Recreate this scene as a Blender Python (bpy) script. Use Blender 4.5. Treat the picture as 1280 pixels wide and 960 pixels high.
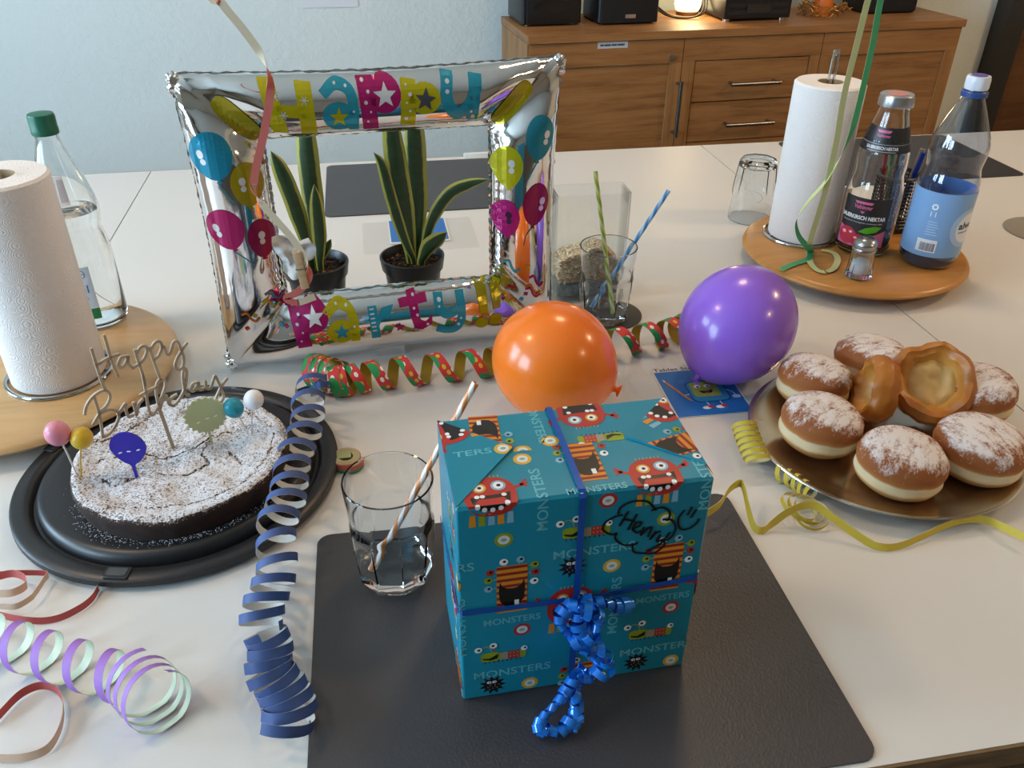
import bpy, bmesh, math, random
from mathutils import Vector, Matrix
from mathutils.bvhtree import BVHTree
from math import sin, cos, pi, radians, sqrt, atan2, hypot

for _o in list(bpy.data.objects):
    bpy.data.objects.remove(_o, do_unlink=True)
scene = bpy.context.scene
COL = scene.collection
T = 0.75                      # height of the table top above the floor (metres)
random.seed(7)

# ------------------------------------------------------------------ camera
def add_camera():
    pitch, roll, yaw = 0.566349516, -0.006445754, 0.173637835
    fwd = Vector((sin(yaw)*cos(pitch), cos(yaw)*cos(pitch), -sin(pitch)))
    right = Vector((cos(yaw), -sin(yaw), 0)); down = fwd.cross(right)
    r2 = right*cos(roll) + down*sin(roll); d2 = down*cos(roll) - right*sin(roll)
    cd = bpy.data.cameras.new('camera'); co = bpy.data.objects.new('camera', cd); COL.objects.link(co)
    m = Matrix((r2, -d2, -fwd)).transposed().to_4x4(); m.translation = Vector((0, 0, T + 0.61))
    co.matrix_world = m
    cd.sensor_width = 36.0; cd.lens = 36.0*1049.2/1280.0; cd.clip_start = 0.02
    scene.camera = co
add_camera()

# ------------------------------------------------------------------ world, daylight, exposure
ROOM = dict(x0=-2.7, x1=3.9, y0=-2.6, y1=2.92, h=2.60)
WINDOWS = [(-0.95, 0.25), (0.60, 1.80)]          # y ranges of the two windows in the left wall
WZ = (0.95, 2.25)
world = bpy.data.worlds.new('world'); scene.world = world; world.use_nodes = True
bg = world.node_tree.nodes['Background']; bg.inputs[0].default_value = (0.55, 0.72, 1.0, 1); bg.inputs[1].default_value = 1.6
def daylight(y0, y1):
    l = bpy.data.lights.new('window_daylight', 'AREA'); l.shape = 'RECTANGLE'
    l.size = WZ[1]-WZ[0]; l.size_y = y1-y0; l.energy = 80; l.color = (0.55, 0.79, 1.0)
    o = bpy.data.objects.new('window_daylight', l); COL.objects.link(o)
    o.location = (ROOM['x0']-0.16, (y0+y1)/2, (WZ[0]+WZ[1])/2); o.rotation_euler = (0, radians(-90), 0)
for _w in WINDOWS: daylight(*_w)
scene.view_settings.view_transform = 'Standard'; scene.view_settings.look = 'None'
scene.view_settings.gamma = 1.0; scene.view_settings.use_curve_mapping = False
scene.view_settings.exposure = 0.21
LAMP_W = 12.0

# ------------------------------------------------------------------ materials
def srgb(h):
    if not isinstance(h, str): return tuple(h)[:3] + (1,)
    h = h.lstrip('#'); c = [int(h[i:i+2], 16)/255 for i in (0, 2, 4)]
    return tuple((x/12.92 if x <= 0.04045 else ((x+0.055)/1.055)**2.4) for x in c) + (1,)
MATS = {}
class NT:
    def __init__(s, m): s.t = m.node_tree; s.n = s.t.nodes; s.l = s.t.links
    def add(s, kind, **kw):
        nd = s.n.new(kind)
        for k, v in kw.items():
            if k.startswith('i_'): nd.inputs[int(k[2:]) if k[2:].isdigit() else k[2:].replace('_', ' ')].default_value = v
            else: setattr(nd, k, v)
        return nd
    def link(s, a, b): s.l.new(a, b)
    def ramp(s, fac, stops, interp='LINEAR'):
        r = s.n.new('ShaderNodeValToRGB'); r.color_ramp.interpolation = interp; e = r.color_ramp.elements
        while len(e) < len(stops): e.new(0.5)
        for el, (p, c) in zip(e, stops): el.position = p; el.color = srgb(c)
        s.link(fac, r.inputs[0]); return r.outputs[0]
    def coord(s, kind='Object', scale=(1, 1, 1)):
        tc = s.n.new('ShaderNodeTexCoord'); mp = s.n.new('ShaderNodeMapping'); mp.inputs['Scale'].default_value = scale
        s.link(tc.outputs[kind], mp.inputs[0]); return mp.outputs[0]
    def noise(s, vec, scale, detail=4, rough=0.5, out='Fac'):
        n = s.n.new('ShaderNodeTexNoise'); n.inputs['Scale'].default_value = scale; n.inputs['Detail'].default_value = detail
        n.inputs['Roughness'].default_value = rough; s.link(vec, n.inputs['Vector']); return n.outputs[out]
    def math(s, op, a, b=None, clamp=False):
        m = s.n.new('ShaderNodeMath'); m.operation = op; m.use_clamp = clamp
        for i, x in enumerate((a, b)):
            if x is None: continue
            if hasattr(x, 'is_output') or hasattr(x, 'links'): s.link(x, m.inputs[i])
            else: m.inputs[i].default_value = x
        return m.outputs[0]
    def mix(s, fac, a, b):
        m = s.n.new('ShaderNodeMix'); m.data_type = 'RGBA'
        for i, x in ((0, fac), (6, a), (7, b)):
            if hasattr(x, 'links'): s.link(x, m.inputs[i])
            elif i == 0: m.inputs[0].default_value = x
            else: m.inputs[i].default_value = srgb(x)
        return m.outputs[2]
    def bump(s, h, strength, dist, bsdf):
        b = s.n.new('ShaderNodeBump'); b.inputs['Strength'].default_value = strength; b.inputs['Distance'].default_value = dist
        s.link(h, b.inputs['Height']); s.link(b.outputs[0], bsdf.inputs['Normal'])
def new_mat(name):
    m = bpy.data.materials.new(name); m.use_nodes = True; nt = NT(m); return m, nt, m.node_tree.nodes['Principled BSDF']
def pm(color, rough=0.5, metal=0.0, spec=None, coat=0.0, bump=None, trans=0.0, ior=None, sss=0.0, mottled=None, name=None):
    """plain material: colour, gloss, optional fine noise relief (scale, strength, distance) and mottling"""
    key = (str(color), rough, metal, spec, coat, str(bump), trans, ior, sss, str(mottled))
    if key in MATS: return MATS[key]
    m, nt, b = new_mat(name or 'paint'); c = srgb(color)
    b.inputs['Base Color'].default_value = c; b.inputs['Roughness'].default_value = rough; b.inputs['Metallic'].default_value = metal
    if spec is not None: b.inputs['Specular IOR Level'].default_value = spec
    b.inputs['Coat Weight'].default_value = coat; b.inputs['Transmission Weight'].default_value = trans
    if ior: b.inputs['IOR'].default_value = ior
    if sss: b.inputs['Subsurface Weight'].default_value = sss; b.inputs['Subsurface Radius'].default_value = (0.01, 0.005, 0.003)
    v = nt.coord()
    if mottled:
        f = nt.noise(v, mottled[0], 5); nt.link(nt.mix(nt.ramp(f, [(0.35, '000000'), (0.65, 'ffffff')]), color, mottled[1]), b.inputs['Base Color'])
    if bump: nt.bump(nt.noise(v, bump[0], 5), bump[1], bump[2], b)
    MATS[key] = m; return m
def clear_glass(name='clear_glass', tint='fdfefe', edge=0.5, refl=1.0):
    """thin clear glass: lets light through, darker and mirror-like at grazing angles"""
    if name in MATS: return MATS[name]
    m, nt, b = new_mat(name); out = nt.n['Material Output']; nt.n.remove(b)
    lw = nt.add('ShaderNodeLayerWeight'); lw.inputs[0].default_value = 0.5
    tr = nt.add('ShaderNodeBsdfTransparent'); gl = nt.add('ShaderNodeBsdfGlossy'); gl.inputs['Roughness'].default_value = 0.02
    f2 = nt.math('POWER', lw.outputs['Facing'], 4.0)
    nt.link(nt.mix(nt.math('MULTIPLY', f2, edge), tint, '8a9698'), tr.inputs[0])
    f5 = nt.math('ADD', nt.math('MULTIPLY', nt.math('POWER', lw.outputs['Facing'], 4.0), 0.75), 0.045)
    mx = nt.add('ShaderNodeMixShader'); nt.link(nt.math('MULTIPLY', f5, refl, True), mx.inputs[0])
    nt.link(tr.outputs[0], mx.inputs[1]); nt.link(gl.outputs[0], mx.inputs[2]); nt.link(mx.outputs[0], out.inputs[0])
    MATS[name] = m; return m
def thick_glass(name='thick_glass', tint='f6fbff', ior=1.45):
    if name in MATS: return MATS[name]
    m, nt, b = new_mat(name)
    b.inputs['Base Color'].default_value = srgb(tint); b.inputs['Roughness'].default_value = 0.0
    b.inputs['Transmission Weight'].default_value = 1.0; b.inputs['IOR'].default_value = ior
    MATS[name] = m; return m
def wood(name, dark, mid, light, scale=(1, 1, 1), rough=0.45, grain=9.0, bump=0.15):
    if name in MATS: return MATS[name]
    m, nt, b = new_mat(name); v = nt.coord('Object', scale)
    n1 = nt.noise(v, grain, 6, 0.6); n2 = nt.noise(v, grain*5, 3, 0.6)
    f = nt.math('ADD', nt.math('MULTIPLY', n1, 0.75), nt.math('MULTIPLY', n2, 0.25))
    nt.link(nt.ramp(f, [(0.32, dark), (0.47, mid), (0.62, light)]), b.inputs['Base Color'])
    b.inputs['Roughness'].default_value = rough; nt.bump(n2, bump, 0.0005, b)
    MATS[name] = m; return m

# ------------------------------------------------------------------ geometry helpers
def cat(pts, n=8, closed=False):
    """Catmull-Rom curve through the points"""
    P = [Vector(p) for p in pts]; N = len(P); out = []
    rng = N if closed else N-1
    for i in range(rng):
        if closed: p0, p1, p2, p3 = P[(i-1) % N], P[i], P[(i+1) % N], P[(i+2) % N]
        else:
            p1, p2 = P[i], P[i+1]; p0 = P[i-1] if i > 0 else p1*2-p2; p3 = P[i+2] if i+2 < N else p2*2-p1
        for k in range(n):
            t = k/n; out.append(0.5*((2*p1) + (p2-p0)*t + (2*p0-5*p1+4*p2-p3)*t*t + (3*p1-p0-3*p2+p3)*t**3))
    if not closed: out.append(P[-1])
    return out
class Geo:
    def __init__(s): s.v = []; s.f = []; s.m = []; s.uv = {}
    def add(s, vs, fs, mi=0, uv=None):
        b = len(s.v); s.v += [tuple(p) for p in vs]
        for k, f in enumerate(fs):
            if uv: s.uv[len(s.f)] = uv[k]
            s.f.append([b+i for i in f]); s.m.append(mi)
        return s
    def lathe(s, prof, seg=40, mi=0, mod=None, c=(0, 0), close=False):
        """prof: (r, z) list; r=0 closes on the axis; mod(theta, r, z) -> (r, z)"""
        vs = []; rings = []
        for r, z in prof:
            if r <= 1e-7:
                rings.append([len(vs)]); vs.append((c[0], c[1], z)); continue
            ring = []
            for k in range(seg):
                th = 2*pi*k/seg; rr, zz = mod(th, r, z) if mod else (r, z)
                ring.append(len(vs)); vs.append((c[0]+rr*cos(th), c[1]+rr*sin(th), zz))
            rings.append(ring)
        fs = []
        pairs = list(zip(rings, rings[1:])) + ([(rings[-1], rings[0])] if close else [])
        for a, b in pairs:
            for k in range(seg):
                k2 = (k+1) % seg
                if len(a) == 1 and len(b) == 1: break
                if len(a) == 1: fs.append((a[0], b[k2], b[k]))
                elif len(b) == 1: fs.append((a[k], a[k2], b[0]))
                else: fs.append((a[k], a[k2], b[k2], b[k]))
        return s.add(vs, fs, mi)
    def box(s, x0, x1, y0, y1, z0, z1, mi=0):
        vs = [(x, y, z) for z in (z0, z1) for y in (y0, y1) for x in (x0, x1)]
        return s.add(vs, [(0, 2, 3, 1), (4, 5, 7, 6), (0, 1, 5, 4), (2, 6, 7, 3), (0, 4, 6, 2), (1, 3, 7, 5)], mi)
    def rbox(s, x0, x1, y0, y1, z0, z1, r=0.01, n=4, mi=0, e=0.0):
        """box with rounded vertical edges; e = bevel of the top and bottom rims"""
        pts = []
        for cx, cy, a0 in ((x1-r, y1-r, 0), (x0+r, y1-r, 90), (x0+r, y0+r, 180), (x1-r, y0+r, 270)):
            for k in range(n+1):
                a = radians(a0+90*k/n); pts.append((cx, cy, cos(a), sin(a)))
        N = len(pts); vs = []; levels = [(z0, r-e), (z0+e, r), (z1-e, r), (z1, r-e)] if e else [(z0, r), (z1, r)]
        for z, rr in levels: vs += [(cx+rr*ca, cy+rr*sa, z) for cx, cy, ca, sa in pts]
        fs = [tuple(range(N-1, -1, -1)), tuple(range((len(levels)-1)*N, len(levels)*N))]
        for l in range(len(levels)-1):
            fs += [(l*N+k, l*N+(k+1) % N, (l+1)*N+(k+1) % N, (l+1)*N+k) for k in range(N)]
        return s.add(vs, fs, mi)
    def tube(s, path, r, seg=8, mi=0, closed=False, caps=True):
        P = [Vector(p) for p in path]; N = len(P); vs = []; up = None
        for i in range(N):
            if closed: t = (P[(i+1) % N]-P[i-1])
            else: t = P[min(i+1, N-1)]-P[max(i-1, 0)]
            t.normalize()
            if up is None: up = Vector((0, 0, 1)) if abs(t.z) < 0.9 else Vector((1, 0, 0))
            a = t.cross(up)
            if a.length < 1e-6: a = t.orthogonal()
            a.normalize(); up = a.cross(t).normalized()
            rr = r(i/(N-1)) if callable(r) else r
            vs += [P[i]+a*rr*cos(2*pi*k/seg)+up*rr*sin(2*pi*k/seg) for k in range(seg)]
        fs = []
        for i in range(N if closed else N-1):
            j = (i+1) % N
            fs += [(i*seg+k, j*seg+k, j*seg+(k+1) % seg, i*seg+(k+1) % seg) for k in range(seg)]
        if caps and not closed: fs += [tuple(range(seg)), tuple(range(N*seg-1, (N-1)*seg-1, -1))]
        return s.add(vs, fs, mi)
    def ribbon(s, path, wdir, width, thick=0.0005, mo=0, mi=1):
        """flat strip: path, width direction (vector or list), two-coloured sides (mo outer, mi inner)"""
        P = [Vector(p) for p in path]; N = len(P); vs = []; L = 0; ls = []
        for i in range(N):
            t = (P[min(i+1, N-1)]-P[max(i-1, 0)]).normalized()
            w = Vector(wdir[i] if isinstance(wdir, list) else wdir); w = (w-t*w.dot(t))
            w = w.normalized() if w.length > 1e-5 else t.orthogonal().normalized()
            n = t.cross(w); ww = width[i] if isinstance(width, list) else width
            vs += [P[i]-w*ww/2+n*thick/2, P[i]+w*ww/2+n*thick/2, P[i]+w*ww/2-n*thick/2, P[i]-w*ww/2-n*thick/2]
            if i: L += (P[i]-P[i-1]).length
            ls.append(L/(ww if ww > 1e-6 else 1))
        for i in range(N-1):
            a, b = i*4, i*4+4; u0, u1 = ls[i], ls[i+1]
        A = []; B = []; C = []; uA = []; uB = []
        for i in range(N-1):
            a, b = i*4, i*4+4; u0, u1 = ls[i], ls[i+1]
            A.append((a, a+1, b+1, b)); uA.append(((u0, 0), (u0, 1), (u1, 1), (u1, 0)))
            B.append((a+2, a+3, b+3, b+2)); uB.append(((u0, 1), (u0, 0), (u1, 0), (u1, 1)))
            C += [(a+1, a+2, b+2, b+1), (a+3, a, b, b+3)]
        base = len(s.v); s.v += [tuple(p) for p in vs]
        for fl, ul, mm in ((A, uA, mo), (B, uB, mi), (C, None, mi)):
            for k, f in enumerate(fl):
                if ul: s.uv[len(s.f)] = ul[k]
                s.f.append([base+i for i in f]); s.m.append(mm)
        for q in ((3, 2, 1, 0), tuple((N-1)*4+i for i in (0, 1, 2, 3))): s.f.append([base+i for i in q]); s.m.append(mi)
        return s
    def prism(s, pts, z0, z1, mi=0, axis='z'):
        n = len(pts); mk = (lambda p, h: (p[0], p[1], h)) if axis == 'z' else (lambda p, h: (p[0], h, p[1]))
        vs = [mk(p, z0) for p in pts]+[mk(p, z1) for p in pts]
        return s.add(vs, [tuple(range(n-1, -1, -1)), tuple(range(n, 2*n))]+[(k, (k+1) % n, n+(k+1) % n, n+k) for k in range(n)], mi)
    def ell(s, c, r, seg=24, rings=14, mi=0, fn=None):
        prof = [(sin(pi*i/rings), -cos(pi*i/rings)) for i in range(rings+1)]
        b = len(s.v); s.lathe([(max(a, 0) if 0 < i < rings else 0, z) for i, (a, z) in enumerate(prof)], seg, mi)
        for i in range(b, len(s.v)):
            p = Vector(s.v[i]); p = fn(p) if fn else p
            s.v[i] = (c[0]+p.x*r[0], c[1]+p.y*r[1], c[2]+p.z*r[2])
        return s
    def xform(s, M, start=0):
        s.v[start:] = [tuple(M @ Vector(p)) for p in s.v[start:]]; return s
    sharp = 40
    def mesh(s, name, mats, smooth=True, fix=True):
        me = bpy.data.meshes.new(name); me.from_pydata(s.v, [], s.f)
        for m in (mats if isinstance(mats, (list, tuple)) else [mats]): me.materials.append(m)
        me.polygons.foreach_set('material_index', s.m)
        if s.uv:
            ul = me.uv_layers.new(name='UVMap')
            for p in me.polygons:
                q = s.uv.get(p.index)
                if q:
                    for li, c in zip(p.loop_indices, q): ul.data[li].uv = c
        if fix:
            bm = bmesh.new(); bm.from_mesh(me); bmesh.ops.recalc_face_normals(bm, faces=bm.faces); bm.to_mesh(me); bm.free()
        if smooth:
            me.polygons.foreach_set('use_smooth', [True]*len(me.polygons))
            try: me.set_sharp_from_angle(angle=radians(s.sharp))
            except Exception: pass
        me.update(); return me
    def build(s, name, mats, parent=None, loc=None, rotz=0.0, smooth=True, fix=True):
        o = bpy.data.objects.new(name, s.mesh(name, mats, smooth, fix)); COL.objects.link(o)
        if parent: o.parent = parent
        if loc is not None: o.location = loc
        if rotz: o.rotation_euler = (0, 0, rotz)
        return o
def tag(o, label=None, cat_=None, group=None, kind=None):
    if label: o['label'] = label
    if cat_: o['category'] = cat_
    if group: o['group'] = group
    if kind: o['kind'] = kind
    return o
def thing(name, label, cat_, loc, rotz=0.0, group=None):
    o = bpy.data.objects.new(name, None); COL.objects.link(o); o.location = (loc[0], loc[1], loc[2]+T); o.rotation_euler = (0, 0, rotz)
    o.empty_display_size = 0.02
    return tag(o, label, cat_, group)
def solo(g, name, label, cat_, mats, base, group=None, smooth=True, kind=None):
    """a one-mesh thing given in table coordinates; origin moved to its base"""
    g.v = [(x-base[0], y-base[1], z-base[2]) for x, y, z in g.v]
    o = g.build(name, mats, None, (base[0], base[1], base[2]+T), smooth=smooth)
    return tag(o, label, cat_, group, kind)
def structure(g, name, mats, smooth=False): return tag(g.build(name, mats, smooth=smooth), kind='structure')
def shift(pts, b): return [(p[0]-b[0], p[1]-b[1], p[2]-b[2]) for p in pts]

# ------------------------------------------------------------------ flat artwork (print): 2D shapes mapped onto a surface
_fonts = {}
def text_shape(txt, size=1.0, bold=0.0, shear=0.0, spacing=1.0):
    key = (txt, bold, shear, spacing)
    if key not in _fonts:
        cu = bpy.data.curves.new('glyphs', 'FONT'); cu.body = txt; cu.size = 1.0; cu.offset = bold; cu.shear = shear; cu.align_x = 'CENTER'
        cu.space_character = spacing; cu.resolution_u = 3
        ob = bpy.data.objects.new('glyphs', cu); COL.objects.link(ob)
        dg = bpy.context.evaluated_depsgraph_get(); me = bpy.data.meshes.new_from_object(ob.evaluated_get(dg))
        vs = [(v.co.x, v.co.y) for v in me.vertices]; fs = [tuple(p.vertices) for p in me.polygons]
        bpy.data.objects.remove(ob); bpy.data.curves.remove(cu); bpy.data.meshes.remove(me)
        ys = [v[1] for v in vs] or [0]; ym = (min(ys)+max(ys))/2; xs = [v[0] for v in vs] or [0]; xm = (min(xs)+max(xs))/2
        _fonts[key] = ([(x-xm, y-ym) for x, y in vs], fs, max(xs)-min(xs), max(ys)-min(ys))
    return _fonts[key]
class Art:
    def __init__(s): s.items = []; s.stack = [(0, 0, 0, 1, 1)]
    def at(s, x, y, rot=0, sc=1, sx=None): s.stack.append((x, y, radians(rot), sc, sc if sx is None else sx)); return s
    def end(s): s.stack.pop(); return s
    def _t(s, pts):
        for x0, y0, a, sc, sx in reversed(s.stack[1:]):
            pts = [(x0+sx*x*cos(a)-sc*y*sin(a), y0+sx*x*sin(a)+sc*y*cos(a)) for x, y in pts]
        return pts
    def poly(s, pts, col, lay=0): s.items.append((s._t(pts), [tuple(range(len(pts)))], col, lay)); return s
    def rect(s, x0, x1, y0, y1, col, lay=0): return s.poly([(x0, y0), (x1, y0), (x1, y1), (x0, y1)], col, lay)
    def disc(s, x, y, rx, col, lay=0, ry=None, n=20, rot=0):
        ry = ry or rx; a = radians(rot)
        return s.poly([(x+rx*cos(t)*cos(a)-ry*sin(t)*sin(a), y+rx*cos(t)*sin(a)+ry*sin(t)*cos(a)) for t in [2*pi*k/n for k in range(n)]], col, lay)
    def blob(s, x, y, rx, ry, col, lay=0, p=2.6, n=32):
        pts = []
        for k in range(n):
            t = 2*pi*k/n; c, d = cos(t), sin(t)
            pts.append((x+rx*math.copysign(abs(c)**(2/p), c), y+ry*math.copysign(abs(d)**(2/p), d)))
        return s.poly(pts, col, lay)
    def star(s, x, y, r0, r1, n, col, lay=0, rot=90):
        return s.poly([(x+(r0 if k % 2 == 0 else r1)*cos(radians(rot)+pi*k/n), y+(r0 if k % 2 == 0 else r1)*sin(radians(rot)+pi*k/n)) for k in range(2*n)], col, lay)
    def stroke(s, pts, w, col, lay=0, smooth=6, closed=False):
        P = cat([(p[0], p[1], 0) for p in pts], smooth, closed) if smooth else [Vector((p[0], p[1], 0)) for p in pts]
        N = len(P); vs = []
        for i in range(N):
            t = (P[(i+1) % N]-P[i-1]) if closed else (P[min(i+1, N-1)]-P[max(i-1, 0)])
            t.normalize(); n = Vector((-t.y, t.x, 0)); vs += [(P[i]+n*w/2)[:2], (P[i]-n*w/2)[:2]]
        fs = [(2*i, 2*i+1, (2*i+3) % (2*N), (2*i+2) % (2*N)) for i in range(N if closed else N-1)]
        s.items.append((s._t(vs), fs, col, lay)); return s
    def text(s, txt, x, y, size, col, lay=0, rot=0, bold=0.0, width=None, shear=0.0, height=None):
        vs, fs, w, h = text_shape(txt, 1.0, bold, shear)
        sx = width/w if width else size; sy = height/h if height else (size if not width else (size or sx)); a = radians(rot)
        s.items.append((s._t([(x+sx*vx*cos(a)-sy*vy*sin(a), y+sx*vx*sin(a)+sy*vy*cos(a)) for vx, vy in vs]), fs, col, lay)); return s
    def build(s, name, fmap, parent=None, cuts=(), grid=None, clip=None, rough=0.4, metal=0.0, coat=0.0, lift=0.00012, loc=None):
        """cuts: list of ((x,y),(nx,ny)) lines to split along; grid: cell size; clip: (x0,x1,y0,y1); fmap(x,y,h)->xyz"""
        cols = []; allv = []; allf = []; allm = []
        for vs, fs, col, lay in s.items:
            bm = bmesh.new(); bv = [bm.verts.new((x, y, 0)) for x, y in vs]
            for f in fs:
                try: bm.faces.new([bv[i] for i in f])
                except ValueError: pass
            def bis(p, n, clear=False):
                bmesh.ops.bisect_plane(bm, geom=bm.verts[:]+bm.edges[:]+bm.faces[:], dist=1e-9, plane_co=(p[0], p[1], 0), plane_no=(n[0], n[1], 0), clear_outer=clear)
            if clip:
                x0, x1, y0, y1 = clip
                for p, n in (((x1, 0), (1, 0)), ((x0, 0), (-1, 0)), ((0, y1), (0, 1)), ((0, y0), (0, -1))): bis(p, n, True)
            for p, n in cuts: bis(p, n)
            if grid and bm.verts:
                xs = [v.co.x for v in bm.verts]; ys = [v.co.y for v in bm.verts]
                gx, gy = grid if isinstance(grid, tuple) else (grid, grid)
                if gx:
                    for k in range(math.ceil(min(xs)/gx), math.floor(max(xs)/gx)+1): bis((k*gx, 0), (1, 0))
                if gy:
                    for k in range(math.ceil(min(ys)/gy), math.floor(max(ys)/gy)+1): bis((0, k*gy), (0, 1))
            if bm.faces:
                bmesh.ops.triangulate(bm, faces=bm.faces[:]); bm.verts.index_update()
                if col not in cols: cols.append(col)
                b = len(allv); allv += [fmap(v.co.x, v.co.y, lift*(lay+1)) for v in bm.verts]
                for f in bm.faces:
                    allf.append([b+v.index for v in f.verts]); allm.append(cols.index(col))
            bm.free()
        me = bpy.data.meshes.new(name); me.from_pydata(allv, [], allf)
        for c in cols: me.materials.append(pm(c, rough, metal, coat=coat))
        me.polygons.foreach_set('material_index', allm); me.update()
        o = bpy.data.objects.new(name, me); COL.objects.link(o)
        if parent: o.parent = parent
        if loc is not None: o.location = loc
        return o
def wrap_cyl(r, phi, z0=0.0):
    return lambda x, y, h: ((r+h)*cos(phi+x/r), (r+h)*sin(phi+x/r), z0+y)
def flat_map(x0=0.0, y0=0.0, z0=0.0, a=0.0):
    return lambda x, y, h: (x0+x*cos(a)-y*sin(a), y0+x*sin(a)+y*cos(a), z0+h)

# ================================================================== THE ROOM
def build_room():
    x0, x1, y0, y1, h = (ROOM[k] for k in ('x0', 'x1', 'y0', 'y1', 'h')); t = 0.12
    m, nt, b = new_mat('woodchip_wallpaper'); v = nt.coord()
    n = nt.noise(v, 55, 4, 0.6); nt.link(nt.mix(nt.noise(v, 1.2, 2), 'd9e4e4', 'dfe7e6'), b.inputs['Base Color'])
    b.inputs['Roughness'].default_value = 0.85; nt.bump(nt.ramp(n, [(0.4, '000000'), (0.7, 'ffffff')]), 0.22, 0.004, b)
    wallm = m
    structure(Geo().box(x0-t, x1+t, y0-t, y1+t, -0.1, 0), 'floor', pm('4a443c', 0.5, mottled=(3, '554c42')))
    structure(Geo().box(x0-t, x1+t, y0-t, y1+t, h, h+0.1), 'ceiling', pm('d9d6cc', 0.9))
    structure(Geo().box(x0-t, x1+t, y1, y1+t, 0, h), 'wall_back', wallm)
    structure(Geo().box(x0-t, x1+t, y0-t, y0, 0, h), 'wall_front', pm('8f8474', 0.85))
    structure(Geo().box(x1, x1+t, y0, y1, 0, h), 'wall_right', pm('b8ab96', 0.85))
    g = Geo(); ys = [y0]+[v for w in WINDOWS for v in w]+[y1]
    for a, c in zip(ys[::2], ys[1::2]): g.box(x0-t, x0, a, c, 0, h)
    for a, c in WINDOWS: g.box(x0-t, x0, a, c, 0, WZ[0]); g.box(x0-t, x0, a, c, WZ[1], h)
    structure(g, 'wall_left', wallm)
    for i, (a, c) in enumerate(WINDOWS):
        g = Geo(); fw = 0.06; xa, xb = x0-0.09, x0-0.03
        g.box(xa, xb, a, c, WZ[0], WZ[0]+fw).box(xa, xb, a, c, WZ[1]-fw, WZ[1]).box(xa, xb, a, a+fw, WZ[0]+fw, WZ[1]-fw).box(xa, xb, c-fw, c, WZ[0]+fw, WZ[1]-fw)
        mid = (a+c)/2; g.box(xa, xb, mid-0.035, mid+0.035, WZ[0]+fw, WZ[1]-fw)
        w = structure(g, 'window_%d' % (i+1), pm('eceeee', 0.4))
        for p, q in ((a+fw, mid-0.035), (mid+0.035, c-fw)):
            Geo().box(x0-0.063, x0-0.057, p, q, WZ[0]+fw, WZ[1]-fw).build('pane', clear_glass('window_glass', 'ffffff', 0.1), w, smooth=False)
        Geo().box(x0-0.02, x0+0.12, a-0.05, c+0.05, WZ[0]-0.03, WZ[0]).build('window_sill', pm('dcdcd8', 0.5), w, smooth=False)
    # door at the right of the sideboard, with its dark frame
    d = Geo().box(2.34, 3.25, y1-0.05, y1-0.005, 0.0, 2.05)
    d = structure(d, 'door_1', wood('door_wood', '4a2f18', '5d3c1e', '6b4726', (1.2, 1.2, 9), 0.5, 3.0))
    gf = Geo().box(2.262, 2.335, y1-0.08, y1-0.002, 0, 2.12).box(3.255, 3.33, y1-0.08, y1-0.002, 0, 2.12).box(2.335, 3.255, y1-0.08, y1-0.002, 2.055, 2.12)
    gf.build('door_frame', pm('2b2a2a', 0.5), d, smooth=False)
    g = Geo().tube([(2.45, y1-0.05, 1.05), (2.45, y1-0.10, 1.05), (2.57, y1-0.10, 1.05)], 0.009); g.build('door_handle', pm('9a9a9a', 0.3, 1.0), d)
    structure(Geo().box(x0, 2.262, y1-0.015, y1, 0, 0.07), 'baseboard_back', pm('b9b4a8', 0.6))
build_room()

def ceiling_lamp(x, y, watts, label):
    t = thing('ceiling_lamp', label, 'lamp', (x, y, ROOM['h']-T), group='round ceiling lamps')
    Geo().lathe([(0, 0), (0.19, 0), (0.19, -0.035), (0.175, -0.05), (0, -0.05)], 40).build('housing', pm('d8d8d8', 0.4, 0.3), t)
    m, nt, b = new_mat('lamp_diffuser'); b.inputs['Base Color'].default_value = (0.9, 0.85, 0.75, 1)
    b.inputs['Emission Color'].default_value = (1.0, 0.72, 0.42, 1); b.inputs['Emission Strength'].default_value = 6.0
    Geo().lathe([(0, -0.056), (0.16, -0.056), (0.168, -0.0505), (0, -0.0505)], 40).build('diffuser', m, t)
    l = bpy.data.lights.new('lamp_light', 'AREA'); l.shape = 'DISK'; l.size = 0.32; l.energy = watts; l.color = (1.0, 0.65, 0.36)
    o = bpy.data.objects.new('lamp_light', l); COL.objects.link(o); o.parent = t; o.location = (0, 0, -0.062)
ceiling_lamp(0.65, 1.66, LAMP_W*0.44, 'round warm ceiling lamp above the middle of the table')
ceiling_lamp(2.75, 1.00, LAMP_W*1.7, 'round warm ceiling lamp toward the door side')
ceiling_lamp(2.45, -0.80, LAMP_W*1.1, 'added warm fill lamp on the ceiling near the front right corner')  # fill lamp added to warm the right side of the table
ceiling_lamp(-1.25, 0.95, LAMP_W*0.70, 'round warm ceiling lamp toward the windows')

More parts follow.
